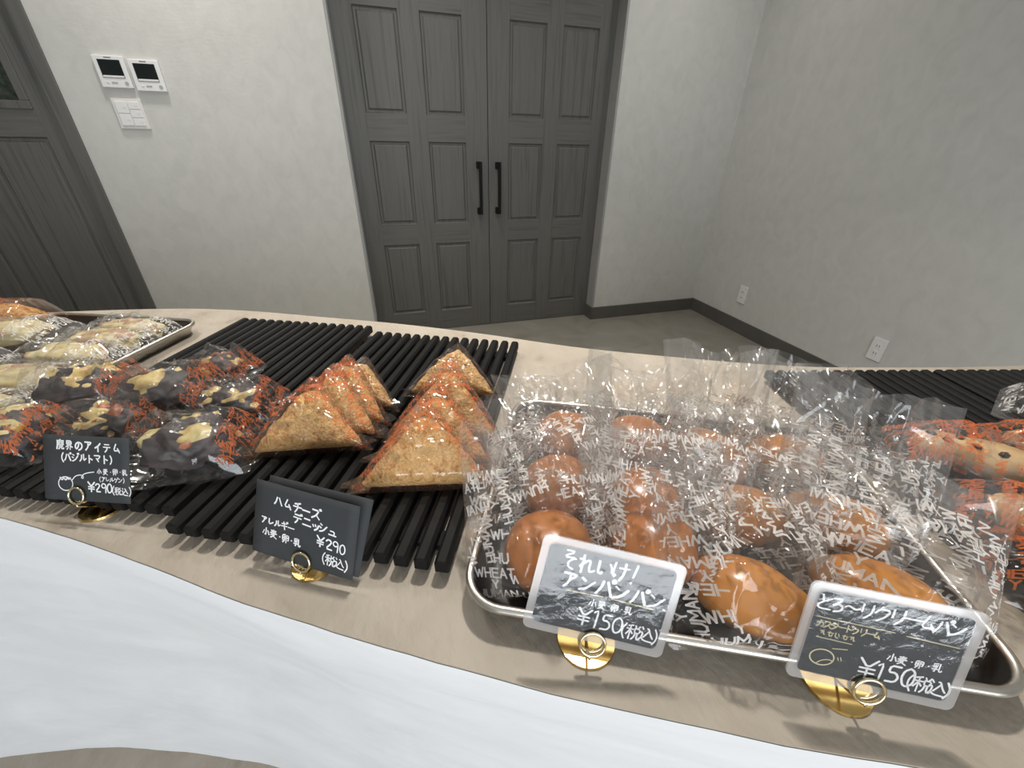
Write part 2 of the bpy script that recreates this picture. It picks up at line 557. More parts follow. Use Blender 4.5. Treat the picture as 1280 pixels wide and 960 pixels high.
# ================================================================== COUNTER
CZ = 0.85
FRONT = [(-2.2, 0.62), (-1.5, 0.645), (-1.1, 0.625), (-0.8, 0.575), (-0.6, 0.51), (-0.5, 0.468), (-0.404, 0.425), (-0.276, 0.344), (-0.145, 0.253),
         (-0.028, 0.18), (0.106, 0.105), (0.266, 0.023), (0.45, -0.05), (0.7, -0.12), (1.0, -0.17), (1.45, -0.2)]
BACK = [(-2.2, 1.2), (-1.2, 1.16), (-0.795, 1.115), (-0.495, 1.07), (-0.323, 1.015), (-0.149, 0.928), (0.015, 0.842), (0.168, 0.748),
        (0.328, 0.638), (0.492, 0.548), (0.621, 0.485), (0.76, 0.435), (1.078, 0.355), (1.45, 0.30)]
NC = 180
fc = resample(catmull(FRONT, 16), NC)
bc = resample(catmull(BACK, 16), NC)
counter = thing('display_counter', 'long curved counter with beige mortar top and rough white plaster front', 'counter', (0, 0, 0))
rng = np.random.default_rng(3)
wob = np.convolve(rng.normal(0, 1, NC + 8), np.ones(9) / 9, 'valid') * 0.0022
fcw = fc.copy()
fcw[:, 1] += wob
v, f = [], []
NW = 14
for i in range(NC):
    for j in range(NW):
        t = j / (NW - 1)
        p = fcw[i] * (1 - t) + bc[i] * t
        v.append((p[0], p[1], CZ))
    v.append((bc[i][0], bc[i][1], CZ - 0.03))
    v.append((fcw[i][0], fcw[i][1], CZ - 0.003))
row = NW + 2
for i in range(NC - 1):
    a, b = i * row, (i + 1) * row
    for j in range(NW - 1):
        f.append((a + j, b + j, b + j + 1, a + j + 1))
    f.append((a + NW - 1, b + NW - 1, b + NW, a + NW))
    f.append((a + NW + 1, b + NW + 1, b, a))
    f.append((a + NW, b + NW, b + NW + 1, a + NW + 1))
mesh_obj('countertop', v, f, 'mortar', counter)
# the shop-side floor is finished in the same mortar as the top, up to under the counter
mid = fc * 0.45 + bc * 0.55
v = [(p[0], p[1], z) for z in (0.003, -0.02) for p in mid] + [(p[0], FY, z) for z in (0.003, -0.02) for p in mid]
f = []
for i in range(NC - 1):
    f += [(2 * NC + i, 2 * NC + i + 1, i + 1, i), (i, i + 1, NC + i + 1, NC + i)]
structure(mesh_obj('floor_front', v, f, 'mortar'))
# plaster body: front face lofted from top edge to a recessed foot, then across the back
NZ = 44
tan = np.gradient(fc, axis=0)
nrm = np.stack([-tan[:, 1], tan[:, 0]], 1)
nrm /= np.linalg.norm(nrm, axis=1)[:, None]
v, f = [], []
for i in range(NC):
    for j in range(NZ):
        t = j / (NZ - 1)
        ins = 0.062 * t + 0.055 * math.sin(math.pi * t) ** 1.3 - 0.0005
        p = fcw[i] + nrm[i] * ins
        q = Vector((p[0], p[1], CZ * (1 - t)))
        k = noise.noise(Vector((q.x * 3.0 - q.z * 2.0, q.y * 3, q.z * 7))) * 0.006 + noise.noise(Vector((q.x * 9 - q.z * 5, q.y * 9, q.z * 24))) * 0.0022
        fall = min(1.0, t * 14)
        v.append((p[0] - nrm[i][0] * k * fall, p[1] - nrm[i][1] * k * fall, (CZ - 0.0015) * (1 - t)))
nf = len(v)
for i in range(NC - 1):
    for j in range(NZ - 1):
        a = i * NZ + j
        f.append((a, a + 1, a + NZ + 1, a + NZ))
bo = len(v)
for i in range(NC):
    v.append((bc[i][0], bc[i][1] - 0.004, CZ - 0.03))
    v.append((bc[i][0], bc[i][1] - 0.05, 0.0))
for i in range(NC - 1):
    a = bo + 2 * i
    f.append((a, a + 2, a + 3, a + 1))
mesh_obj('counter_body', v, f, 'plaster_white', counter, True)

# ================================================================== RACKS
SLAT_H, RACK_Z = 0.013, 0.008            # slat height; underside of the slats above the counter


def slat_mesh(L, w):
    pr = [(-w / 2, 0), (w / 2, 0), (w / 2, SLAT_H - 0.003), (w / 2 - 0.003, SLAT_H), (-w / 2 + 0.003, SLAT_H), (-w / 2, SLAT_H - 0.003)]
    n = len(pr)
    v, f = [], []
    for y, s in ((0.0, 0.86), (0.002, 1.0), (L - 0.002, 1.0), (L, 0.86)):
        v += [(x * s, y, RACK_Z + SLAT_H / 2 + (z - SLAT_H / 2) * s) for x, z in pr]
    for k in range(3):
        for i in range(n):
            j = (i + 1) % n
            f.append((k * n + i, k * n + j, (k + 1) * n + j, (k + 1) * n + i))
    f.append(tuple(range(n))[::-1])
    f.append(tuple(range(3 * n, 4 * n)))
    me = bpy.data.meshes.new('slat')
    me.from_pydata(v, [], f)
    me.materials.append(MATS['rack_black'])
    return me


def rack(fl, yaw, W, L, count, label):
    root = thing('slatted_rack', label, 'rack', (fl[0], fl[1], CZ), yaw, 'black slatted display racks')
    pitch = W / count
    me = slat_mesh(L, pitch * 0.70)
    for i in range(count):
        o = link_mesh('slat', me, None, root)
        o.location = ((i + 0.5) * pitch, 0, 0)
    cb = bpy.data.meshes.new('crossbar')
    bm = bmesh.new()
    add_box(bm, 0.003, W - 0.003, -0.009, 0.009, 0.0035, RACK_Z + 0.001, 0.001)
    bm.to_mesh(cb)
    bm.free()
    cb.materials.append(MATS['rack_black'])
    fm = bpy.data.meshes.new('foot')
    bm = bmesh.new()
    bmesh.ops.create_cone(bm, cap_ends=True, segments=14, radius1=0.008, radius2=0.009, depth=0.0040, matrix=Matrix.Translation((0, 0, 0.0020)))
    bm.to_mesh(fm)
    bm.free()
    fm.materials.append(MATS['rack_black'])
    for y in (0.035, L - 0.035):
        o = link_mesh('crossbar', cb, None, root)
        o.location = (0, y, 0)
        for x in (0.02, W - 0.02):
            o = link_mesh('foot', fm, None, root)
            o.location = (x, y, 0)
    return root


RTOP = CZ + RACK_Z + SLAT_H
rack((-0.481, 0.477), R(-24.0), 0.278, 0.47, 15, 'black slatted rack under the dark basil tomato breads')
rack((-0.2317, 0.3454), R(-25.2), 0.278, 0.465, 15, 'black slatted rack under the triangular pastries')
rack((0.4456, -0.0098), R(-15.0), 0.28, 0.465, 15, 'black slatted rack under the chocolate chip bread sticks')
rack((0.7205, -0.0835), R(-15.0), 0.28, 0.465, 15, 'black slatted rack beyond the bread sticks at the picture edge')


# ================================================================== TRAYS
def rrect(w, d, r, ins, n=8):
    """Rounded rectangle loop, origin at the front corner, inset by ins."""
    x0, x1, y0, y1 = ins, w - ins, ins, d - ins
    r = max(r - ins, 0.004)
    out = []
    for cx, cy, a0 in ((x1 - r, y0 + r, -90), (x1 - r, y1 - r, 0), (x0 + r, y1 - r, 90), (x0 + r, y0 + r, 180)):
        for k in range(n + 1):
            a = R(a0 + 90 * k / n)
            out.append((cx + r * math.cos(a), cy + r * math.sin(a)))
    return out


def loops_mesh(name, loops, mat, parent, cap_last=False, closed=False, smooth=True):
    n = len(loops[0][0])
    v, f = [], []
    for lp, z in loops:
        v += [(x, y, z) for x, y in lp]
    k = len(loops)
    for i in range(k if closed else k - 1):
        for j in range(n):
            a, b = i * n + j, i * n + (j + 1) % n
            c, d = ((i + 1) % k) * n + (j + 1) % n, ((i + 1) % k) * n + j
            f.append((a, b, c, d))
    if cap_last:
        f.append(tuple((k - 1) * n + j for j in range(n)))
    return mesh_obj(name, v, f, mat, parent, smooth)


def tray(fl, yaw, W, D, label, rim_r=0.0036, H=0.024):
    root = thing('baking_tray', label, 'tray', (fl[0], fl[1], CZ), yaw, 'dark-lined metal trays')
    r = 0.034
    loops_mesh('pan_lining', [(rrect(W, D, r, 0.006), H - 0.001), (rrect(W, D, r, 0.008), H - 0.005), (rrect(W, D, r, 0.014), 0.007),
                              (rrect(W, D, r, 0.018), 0.004), (rrect(W, D, r, 0.022), 0.003)], 'tray_dark', root, cap_last=True)
    loops_mesh('pan_shell', [(rrect(W, D, r, 0.004), H - 0.002), (rrect(W, D, r, 0.0065), H - 0.006), (rrect(W, D, r, 0.012), 0.004),
                             (rrect(W, D, r, 0.017), 0.0005), (rrect(W, D, r, 0.022), 0.0)], 'tray_metal', root, cap_last=True)
    lp = []
    for k in range(10):
        a = 2 * math.pi * k / 10
        lp.append((rrect(W, D, r, rim_r - rim_r * math.cos(a)), H - 0.002 + rim_r * math.sin(a)))
    loops_mesh('rim', lp, 'tray_metal', root, closed=True)
    return root


TRAY = ((0.017, 0.189), R(-26.0), 0.40, 0.305)
tray(*TRAY, 'silver-rimmed dark tray holding the bagged glossy buns')
LTRAY = ((-0.807, 0.655), R(-22.0), 0.325, 0.40)
tray(*LTRAY, 'grey metal tray holding the flat wrapped pale breads')


def tray_pt(T, u, w):
    (x, y), yaw = T[0], T[1]
    return Vector((x + u * math.cos(yaw) - w * math.sin(yaw), y + u * math.sin(yaw) + w * math.cos(yaw)))


# ================================================================== HANDWRITING
DAK = [[(8.3, 10.4), (9.0, 9.0)], [(9.7, 10.8), (10.4, 9.4)]]
RINGD = [[(9.3 + 0.9 * math.cos(a * math.pi / 4), 9.6 + 0.9 * math.sin(a * math.pi / 4)) for a in range(9)]]
G = {
    'ア': [[(1, 9), (9, 9), (8, 7.5), (6, 6)], [(5, 7.5), (5, 4), (2, .5)]],
    'イ': [[(8.5, 9.5), (6, 6.5), (1.5, 4)], [(5.5, 6), (5.5, 0)]],
    'テ': [[(2, 9), (8, 9)], [(.5, 6), (9.5, 6)], [(5.5, 6), (5, 3), (2.5, .5)]],
    'ム': [[(4.5, 9.5), (1.5, 2), (8.5, 2.8)], [(6.5, 5), (9, .5)]],
    'ハ': [[(3.5, 8.5), (2.5, 4), (.5, 1)], [(6, 8.5), (8, 4), (9.5, 1)]],
    'シ': [[(1.5, 9), (3.5, 7.8)], [(.5, 6), (2.5, 4.8)], [(1, 1), (5, 2.5), (9, 7.5)]],
    'ル': [[(3, 8.5), (3, 4), (.5, 1)], [(6, 9.5), (6, 1.5), (9.5, 4.5)]],
    'ト': [[(3.5, 9.5), (3.5, 0)], [(3.5, 6), (8, 4)]],
    'マ': [[(.5, 8.5), (9, 8.5), (7.5, 6), (5, 3.8)], [(3.5, 5.2), (6.5, 1.5)]],
    'チ': [[(8, 9.5), (5, 8.5), (2, 8)], [(.5, 5.5), (9.5, 5.5)], [(5.2, 8.6), (5.2, 4), (2.5, 0)]],
    'ー': [[(.5, 5), (9.5, 5)]],
    'ス': [[(1, 8.5), (8, 8.5), (5, 3.5), (.5, .5)], [(5.3, 4), (9, .5)]],
    'ニ': [[(2, 7.5), (8, 7.5)], [(.5, 1.5), (9.5, 1.5)]],
    'ッ': [[(1, 5.5), (2, 3.5)], [(4, 6), (4.8, 4)], [(8, 6), (7, 2.5), (3.5, 0)]],
    'ュ': [[(2, 5), (7, 5), (6.5, 1)], [(.5, 1), (9, 1)]],
    'レ': [[(2, 9.5), (2, 1), (9, 5)]],
    'キ': [[(1, 7.2), (8.5, 8.2)], [(.5, 4), (9.5, 5)], [(4, 10), (6, 0)]],
    'ケ': [[(3, 9.5), (.5, 5)], [(2.3, 7.2), (9.5, 7.2)], [(6.5, 7.2), (6, 3.5), (3, 0)]],
    'ン': [[(1, 8.5), (3.5, 7)], [(.5, 1), (5, 2.5), (9.5, 7.5)]],
    'リ': [[(2, 9), (2, 4)], [(8, 9.5), (8, 4), (4, 0)]],
    'ク': [[(4, 9.5), (.5, 5)], [(3.3, 8), (9, 8), (7, 3.5), (2.5, 0)]],
    'カ': [[(.5, 7), (9, 7), (8.5, 1.5), (6.5, 1)], [(5, 9.8), (4.5, 5), (.5, .5)]],
    'タ': [[(4, 9.5), (.5, 5)], [(3.3, 8), (9, 8), (7, 3.5), (2.5, 0)], [(3, 5.5), (7, 3.5)]],
    'の': [[(5.5, 8.5), (4.5, 4), (2.5, 1.5), (.8, 3), (1, 6), (3, 8.2), (6, 8.8), (9, 7), (9.3, 4), (7.5, 1.5), (5, .5)]],
    'そ': [[(2.5, 9.5), (7.5, 9.5), (1, 5.8), (9.3, 6.3), (5.5, 5), (4.2, 2.8), (5.2, .8), (7.5, .3)]],
    'れ': [[(2.5, 10), (2.5, 0)], [(.5, 7.5), (4, 7.8), (.5, 2.5), (2.5, 4.5), (5.2, 7.5), (6.8, 7.3), (6.6, 3), (7.2, 1), (9.8, 2.5)]],
    'い': [[(1.5, 8.5), (1.5, 3), (3, 1.5), (4, 3)], [(7.5, 8), (9, 6), (9.3, 3.5)]],
    'け': [[(1.5, 9.5), (1, 5), (1.7, 1), (2.7, 3)], [(4.3, 7), (9.7, 7.3)], [(7.3, 9.8), (7.4, 4), (5.5, 0)]],
    '!': [[(6, 10), (4.8, 3.5)], [(4.4, .9), (4.2, .2)]],
    'と': [[(3, 9.5), (4, 5.5)], [(8.5, 7.5), (3, 4.5), (1.3, 2.3), (3, .6), (9, .8)]],
    'ろ': [[(2, 9), (8, 9), (1, 3.5), (5.5, 5.8), (8.5, 4), (7.5, 1.3), (3.5, .2)]],
    '〜': [[(.5, 4.5), (2.5, 6), (5, 5), (7.5, 4), (9.5, 5.5)]],
    '¥': [[(1, 10), (5, 5.5), (9, 10)], [(5, 5.5), (5, 0)], [(1.5, 5), (8.5, 5)], [(1.5, 2.8), (8.5, 2.8)]],
    '2': [[(1, 7.5), (3, 9.5), (6.5, 9), (7.5, 6.8), (1, .5), (8.5, .5)]],
    '9': [[(8, 7), (6, 5), (3, 5), (1.5, 7.3), (3.5, 9.6), (6.5, 9.3), (8, 7), (7.5, 0)]],
    '0': [[(5, 9.8), (2.3, 8), (1.6, 4.5), (3, 1), (5.2, .2), (7.8, 2), (8.4, 5.5), (7.2, 8.8), (5, 9.8)]],
    '1': [[(3, 8), (5.5, 9.8), (5, 0)]],
    '5': [[(8, 9.5), (2.5, 9.5), (2, 5.8), (6, 6), (8, 3.5), (6.5, .8), (1.5, .6)]],
    '(': [[(6.5, 10.5), (4, 7), (4, 3), (6.5, -.5)]],
    ')': [[(3.5, 10.5), (6, 7), (6, 3), (3.5, -.5)]],
    '小': [[(5, 9.5), (5, .8), (3.5, 1.5)], [(2.5, 6.5), (.5, 2)], [(7.5, 6.5), (9.5, 2)]],
    '麦': [[(1.5, 9), (8.5, 9)], [(2, 7.4), (8, 7.4)], [(.5, 5.8), (9.5, 5.8)], [(5, 10), (5, 5.8)], [(4, 5.8), (1, 2.8)],
          [(3, 4.2), (7.5, 4.2), (1, 0)], [(3.5, 3), (9.5, 0)]],
    '卵': [[(4.5, 9.5), (1, 8.5), (1, 2.5), (3, 3)], [(4, 7.8), (4, 3), (1.5, 0)], [(6, 8.8), (9.5, 8.8), (9, 3), (8, 3.2)], [(6, 8.8), (6, 0)],
          [(2.2, 6), (3, 5)], [(7.5, 6.5), (8, 5.5)]],
    '乳': [[(5, 9.8), (1, 9)], [(1, 7.5), (1.8, 6.2)], [(3, 7.8), (3.3, 6.5)], [(5, 8), (4.2, 6.4)], [(1, 5.5), (5, 5.5), (3.2, 4.2), (3.2, .5), (2.2, .8)],
          [(.3, 3), (5.5, 3.3)], [(7, 9.8), (7, 1.2), (9.5, .8), (9.8, 2.5)]],
    '・': [[(4.5, 5), (5.5, 5)]],
    '.': [[(1.5, .5), (2.3, .5)]],
    '税': [[(4, 9.8), (1, 9)], [(.3, 7), (4.8, 7)], [(2.6, 9.4), (2.6, 0)], [(2.5, 6.5), (.3, 3)], [(2.8, 6), (4.5, 4)], [(5.8, 9.8), (6.5, 8.3)],
          [(9, 9.8), (8, 8.3)], [(5.8, 7.8), (9.2, 7.8), (9.2, 4.8), (5.8, 4.8), (5.8, 7.8)], [(6.5, 4.8), (6, 1.8), (4.6, 0)],
          [(8, 4.8), (8, .6), (9.9, .6), (9.9, 2)]],
    '込': [[(1.5, 9.5), (2.5, 8.2)], [(.5, 6), (2.5, 6), (2.2, 2.5), (.5, .8)], [(2.2, 2.5), (4, .8), (9.8, .5)], [(5, 9), (6, 9), (8, 5), (9.8, 3)],
          [(6.5, 7.5), (3.5, 3)]],
    '魔': [[(5, 10.3), (5, 9)], [(1, 9), (9.5, 9)], [(1.5, 9), (1.5, 4), (.5, 0)], [(3, 7.2), (5.5, 7.2)], [(4.2, 8.2), (4.2, 4.5)], [(4.2, 7), (2.8, 5.2)],
          [(6.3, 7.2), (9.3, 7.2)], [(7.8, 8.2), (7.8, 4.5)], [(7.8, 7), (6.5, 5.2)], [(7.8, 7), (9.3, 5)],
          [(4, 4.2), (8, 4.2), (8, 2), (4, 2), (4, 4.2)], [(6, 5), (6, 2)], [(5, 2), (3, 0)], [(6.8, 2), (6.8, .3), (9.5, .3), (9.6, 1.3)]],
    '界': [[(2, 9.8), (8, 9.8), (8, 5.5), (2, 5.5), (2, 9.8)], [(5, 9.8), (5, 5.5)], [(2, 7.6), (8, 7.6)], [(5, 5.5), (.8, 2.8)], [(5, 5.5), (9.5, 2.8)],
          [(3.8, 4), (3.5, 1.5), (2, 0)], [(6.5, 4), (6.5, 0)]],
    # loose pen marks of the line that cannot be read
    '~a': [[(1, 8), (5, 8.5), (3, 4)], [(6, 9), (7, 2), (9, 3)]], '~b': [[(1, 7), (9, 7)], [(4, 9), (3, 3), (7, 1), (8, 5)]],
    '~c': [[(2, 9), (2, 2), (6, 1)], [(6, 8), (8, 4)]],
}
G['バ'] = G['ハ'] + DAK
G['パ'] = G['ハ'] + RINGD
G['ジ'] = G['シ'] + DAK
G['デ'] = G['テ'] + DAK
G['ズ'] = G['ス'] + DAK
G['ギ'] = G['キ'] + DAK
G['ゲ'] = G['ケ'] + DAK
G['ド'] = G['ト'] + DAK


def chaikin(p):
    if len(p) < 3:
        return p
    out = [p[0]]
    for a, b in zip(p[:-1], p[1:]):
        out.append((a[0] * .78 + b[0] * .22, a[1] * .78 + b[1] * .22))
        out.append((a[0] * .22 + b[0] * .78, a[1] * .22 + b[1] * .78))
    out.append(p[-1])
    return out


class Strokes:
    """Collects flat pen strokes (ribbons with round ends) in a plane, z = thickness above it."""

    def __init__(self, z=0.0004):
        self.v, self.f, self.z = [], [], z

    def line(self, pts, w, z=None):
        z = self.z if z is None else z
        pts = [np.array(p, float) for p in pts]
        n = len(pts)
        base = len(self.v)
        for i, p in enumerate(pts):
            a = pts[max(i - 1, 0)]
            b = pts[min(i + 1, n - 1)]
            t = b - a
            L = np.linalg.norm(t) or 1
            t /= L
            nn = np.array([-t[1], t[0]]) * w / 2
            ex = t * w * 0.3 * (-1 if i == 0 else 1 if i == n - 1 else 0)
            for s in (1, -1):
                q = p + nn * s * (0.9 if i in (0, n - 1) else 1) + ex
                self.v.append((q[0], q[1], z))
        for i in range(n - 1):
            a = base + 2 * i
            self.f.append((a, a + 1, a + 3, a + 2))

    def text(self, chars, x, y, size, w, adv=1.0, slope=0.0, squash=0.92, jit=0.35, rnd=random.Random(5)):
        """chars: list of glyph keys; (x, y) lower start of the line; slope: rise per unit of x."""
        for c in chars:
            narrow = {'(': .55, ')': .55, '!': .6, '1': .62, '・': .55, '.': .4, '2': .72, '9': .72, '0': .75, '5': .72, 'ッ': .8, 'ュ': .85, 'い': .9}.get(c, 1.0)
            k = size / 10 * rnd.uniform(.93, 1.07)
            off = 1.6 if narrow < .7 else 0
            dx, dy = rnd.uniform(-jit, jit) * k, rnd.uniform(-jit, jit) * k
            for st in G[c]:
                pts = chaikin(st)
                self.line([(x + (px - off) * k * squash * (0.86 if narrow < .8 else 1) + dx, y + py * k + dy + (px * k) * slope) for px, py in pts], w * rnd.uniform(.85, 1.15))
            x += size * adv * narrow
            y += size * adv * narrow * slope
        return x, y

    def build(self, name, mat, parent, label=None):
        return mesh_obj(name, self.v, self.f, mat, parent, False, label)


def card_matrix(x, y, z, yaw, tilt, roll):
    X = Vector((math.cos(yaw), math.sin(yaw), 0))
    n0 = Vector((math.sin(yaw), -math.cos(yaw), 0))
    U = Vector((0, 0, 1)) * math.cos(tilt) - n0 * math.sin(tilt)
    n = X.cross(U)
    X2 = X * math.cos(roll) + U * math.sin(roll)
    U2 = n.cross(X2)
    M = Matrix((X2, U2, n)).transposed().to_4x4()
    M.translation = (x, y, z)
    return M


def ring_stand(root, M, ring_x, ring_y, rr, base_r, base_mat, setback=0.015):
    """Round brass foot on the counter and a wire ring clipped over the card's lower edge (card space M)."""
    inv = M.inverted()
    top = M @ Vector((ring_x, ring_y, 0.0022))
    n = M.to_3x3() @ Vector((0, 0, 1))
    foot = Vector((top.x - n.x * setback, top.y - n.y * setback, CZ))
    bm = bmesh.new()
    bmesh.ops.create_cone(bm, cap_ends=True, segments=40, radius1=base_r, radius2=base_r - 0.0006, depth=0.0022,
                          matrix=Matrix.Translation((foot.x, foot.y, CZ + 0.0011)))
    bm.transform(inv)
    bm_obj('stand_base', bm, base_mat, root, False, 'round brass foot')
    bm = bmesh.new()
    for dz in (0.0022, -0.0022):
        tube_bm(bm, [(ring_x + rr * math.cos(2 * math.pi * k / 32), ring_y + rr * math.sin(2 * math.pi * k / 32), dz) for k in range(32)], 0.0011, 8, True)
    st = inv @ Vector((foot.x, foot.y, CZ + 0.0015))
    tube_bm(bm, [(ring_x, ring_y - rr, 0.0022), (ring_x + 0.0006, ring_y - rr - 0.0025, 0.0020), tuple(st)], 0.0009, 8)
    tube_bm(bm, [(ring_x - 0.0015, ring_y - rr, 0.0022), (ring_x - 0.0012, ring_y - rr, 0.0), (ring_x - 0.0015, ring_y - rr, -0.0022)], 0.0008, 6)
    bm_obj('ring_clip', bm, 'brass_pale', root, True, 'brass wire ring clip')


def rounded_card(name, w, h, z0, z1, r, mat, root, x0=None, y0=0.0, label=None):
    x0 = -w / 2 if x0 is None else x0
    lp = [(x + x0, y + y0) for x, y in rrect(w, h, r, 0.0, 5)]
    n = len(lp)
    v = [(x, y, z0) for x, y in lp] + [(x, y, z1) for x, y in lp]
    f = [tuple(range(n))[::-1], tuple(range(n, 2 * n))] + [(i, (i + 1) % n, n + (i + 1) % n, n + i) for i in range(n)]
    return mesh_obj(name, v, f, mat, root, False, label)


def curl_card(name, w, h, curl, mat, root, z=0.0):
    """Paper card with a slight bow."""
    n = 10
    v, f = [], []
    for s in (0.0005, 0.0):
        for j in range(n):
            for i in range(n):
                a, b = i / (n - 1) - .5, j / (n - 1)
                v.append((a * w, b * h, z + s - 0.0005 - curl * (a * 2) ** 2 * 0.5 + curl * 0.5 * 0))
    f += grid_faces(n, n)
    f += grid_faces(n, n, n * n, True)
    ring = [i for i in range(n)] + [n * j + n - 1 for j in range(1, n)] + [n * (n - 1) + i for i in range(n - 2, -1, -1)] + [n * j for j in range(n - 2, 0, -1)]
    for a, b in zip(ring, ring[1:] + ring[:1]):
        f.append((a, a + n * n, b + n * n, b))
    return mesh_obj(name, v, f, mat, root, True)


WHITE_W = 0.0014
# --- sign 1
M = card_matrix(-0.3074, 0.3935, 0.874, R(-23.2), R(26.6), R(2.0))
s1 = thing('price_sign', 'small black card sign handwritten 290 yen standing before the dark basil breads', 'price sign', mat=M, group='handwritten price signs')
W1, H1 = 0.0920, 0.0640
curl_card('card', W1, H1, 0.0, 'card_black', s1)
S = Strokes()
S.text(list('魔界のアイテム'), -0.031, 0.0505, 0.0088, WHITE_W, 1.14, -0.02)
S.text(list('(バジルトマト)'), -0.027, 0.0385, 0.0078, WHITE_W, 1.02, 0.0)
S.text(list('小麦・卵・乳'), 0.0115, 0.0275, 0.0058, 0.0008, 1.12, 0.0)
S.text(list('(アレルゲン)'), 0.0135, 0.0205, 0.0046, 0.0007, 0.98, -0.01)
S.text(list('¥290'), 0.0005, 0.0100, 0.0090, 0.0014, 0.92, -0.02)
S.text(list('(税込)'), 0.026, 0.0085, 0.0078, 0.0009, 0.92, -0.02)
# a tomato doodle with a looping pen line
S.line([(-0.0225 + 0.0077 * math.cos(a * math.pi / 12), 0.0165 + 0.0068 * math.sin(a * math.pi / 12)) for a in range(25)], 0.0010)
S.line(chaikin([(-0.0285, 0.0225), (-0.026, 0.0195), (-0.0245, 0.0225), (-0.022, 0.0195), (-0.0205, 0.0232), (-0.0195, 0.0205), (-0.017, 0.0225)]), 0.0012)
S.line(chaikin([(-0.016, 0.0195), (-0.012, 0.0245), (-0.006, 0.0262), (-0.003, 0.0248), (-0.0035, 0.0222), (-0.0055, 0.0235), (-0.003, 0.0268), (0.002, 0.0285), (0.0085, 0.0295)]), 0.0009)
S.build('handwriting', 'chalk_white', s1, 'white pen handwriting')
ring_stand(s1, M, -0.0095, 0.0055, 0.0080, 0.020, 'brass')

# --- sign 2 (two cards back to back)
M = card_matrix(-0.1043, 0.2691, 0.863, R(-30.3), R(22.0), R(-3.6))
s2 = thing('price_sign', 'black card sign handwritten 290 yen standing before the triangular pastries', 'price sign', mat=M, group='handwritten price signs')
W2, H2 = 0.0992, 0.0675
curl_card('card', W2, H2, 0.001, 'card_black', s2)
o = curl_card('back_card', W2, H2, 0.0006, 'card_black', s2)
o.location = (0.0028, 0.0005, -0.003)
o.rotation_euler = (R(-10), R(2.5), 0)
S = Strokes()
S.text(list('ハムチーズ'), -0.030, 0.0490, 0.0088, WHITE_W, 1.03, -0.06)
S.text(list('デニッシュ'), -0.0105, 0.0378, 0.0088, WHITE_W, 1.02, -0.07)
S.text(list('アレルギー'), -0.0420, 0.0295, 0.0066, 0.0012, 1.02, -0.03)
S.text(list('小麦・卵・乳'), -0.0400, 0.0185, 0.0076, 0.0011, 1.02, -0.06)
S.text(list('¥290'), 0.0125, 0.0235, 0.0098, 0.0014, 0.92, -0.07)
S.text(list('(税込)'), 0.0185, 0.0085, 0.0098, 0.0011, 0.88, -0.06)
S.build('handwriting', 'chalk_white', s2, 'white pen handwriting')
ring_stand(s2, M, 0.0015, 0.0045, 0.0085, 0.0205, 'brass')


# --- signs 3 and 4 (laminated)
def laminated(M, label, w, h):
    root = thing('price_sign', label, 'price sign', mat=M, group='handwritten price signs')
    b = 0.0055
    rounded_card('card', w - 2 * b, h - 2 * b, -0.0004, 0.0, 0.0005, 'card_black', root, y0=b)
    rounded_card('laminate', w - 2 * b, h - 2 * b, -0.0009, 0.0007, 0.0005, 'laminate_film', root, y0=b, label='clear glossy laminate')
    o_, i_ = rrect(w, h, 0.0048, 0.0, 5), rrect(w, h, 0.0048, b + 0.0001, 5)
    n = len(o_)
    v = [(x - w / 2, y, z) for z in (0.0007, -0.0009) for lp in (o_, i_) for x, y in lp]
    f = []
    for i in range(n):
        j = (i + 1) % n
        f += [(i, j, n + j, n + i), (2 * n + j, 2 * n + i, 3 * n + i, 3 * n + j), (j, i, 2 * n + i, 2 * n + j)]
    mesh_obj('laminate_border', v, f, 'laminate_edge_glare', root, False, 'clear sealed laminate border with white glare painted in')
    return root


M = card_matrix(0.1039, 0.134, 0.877, R(-20.0), R(23.1), R(-10.8))
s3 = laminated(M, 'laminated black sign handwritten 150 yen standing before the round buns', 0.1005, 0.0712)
S = Strokes(0.0003)
S.text(list('それいけ!'), -0.0350, 0.0495, 0.0138, 0.0016, 0.88, 0.0)
S.text(list('アンパンパン.'), -0.0310, 0.0358, 0.0124, 0.0018, 0.99, -0.01)
S.text(list('小麦・卵・乳'), -0.0085, 0.0262, 0.0062, 0.0010, 0.98, 0.0)
S.text(list('¥150'), -0.0150, 0.0110, 0.0130, 0.0016, 0.82, -0.01)
S.text(list('(税込)'), 0.0165, 0.0095, 0.0112, 0.0012, 0.82, -0.01)
S.build('handwriting', 'chalk_white', s3, 'white pen handwriting')
S = Strokes(0.0003)
S.line([(-0.026, 0.0340), (0.0, 0.0352)], 0.0009)
S.line([(0.0055, 0.0352), (0.036, 0.0345)], 0.0009)
S.build('underline', 'chalk_gold', s3, 'gold pen underline')
ring_stand(s3, M, 0.0010, -0.0005, 0.0088, 0.0225, 'brass', 0.020)

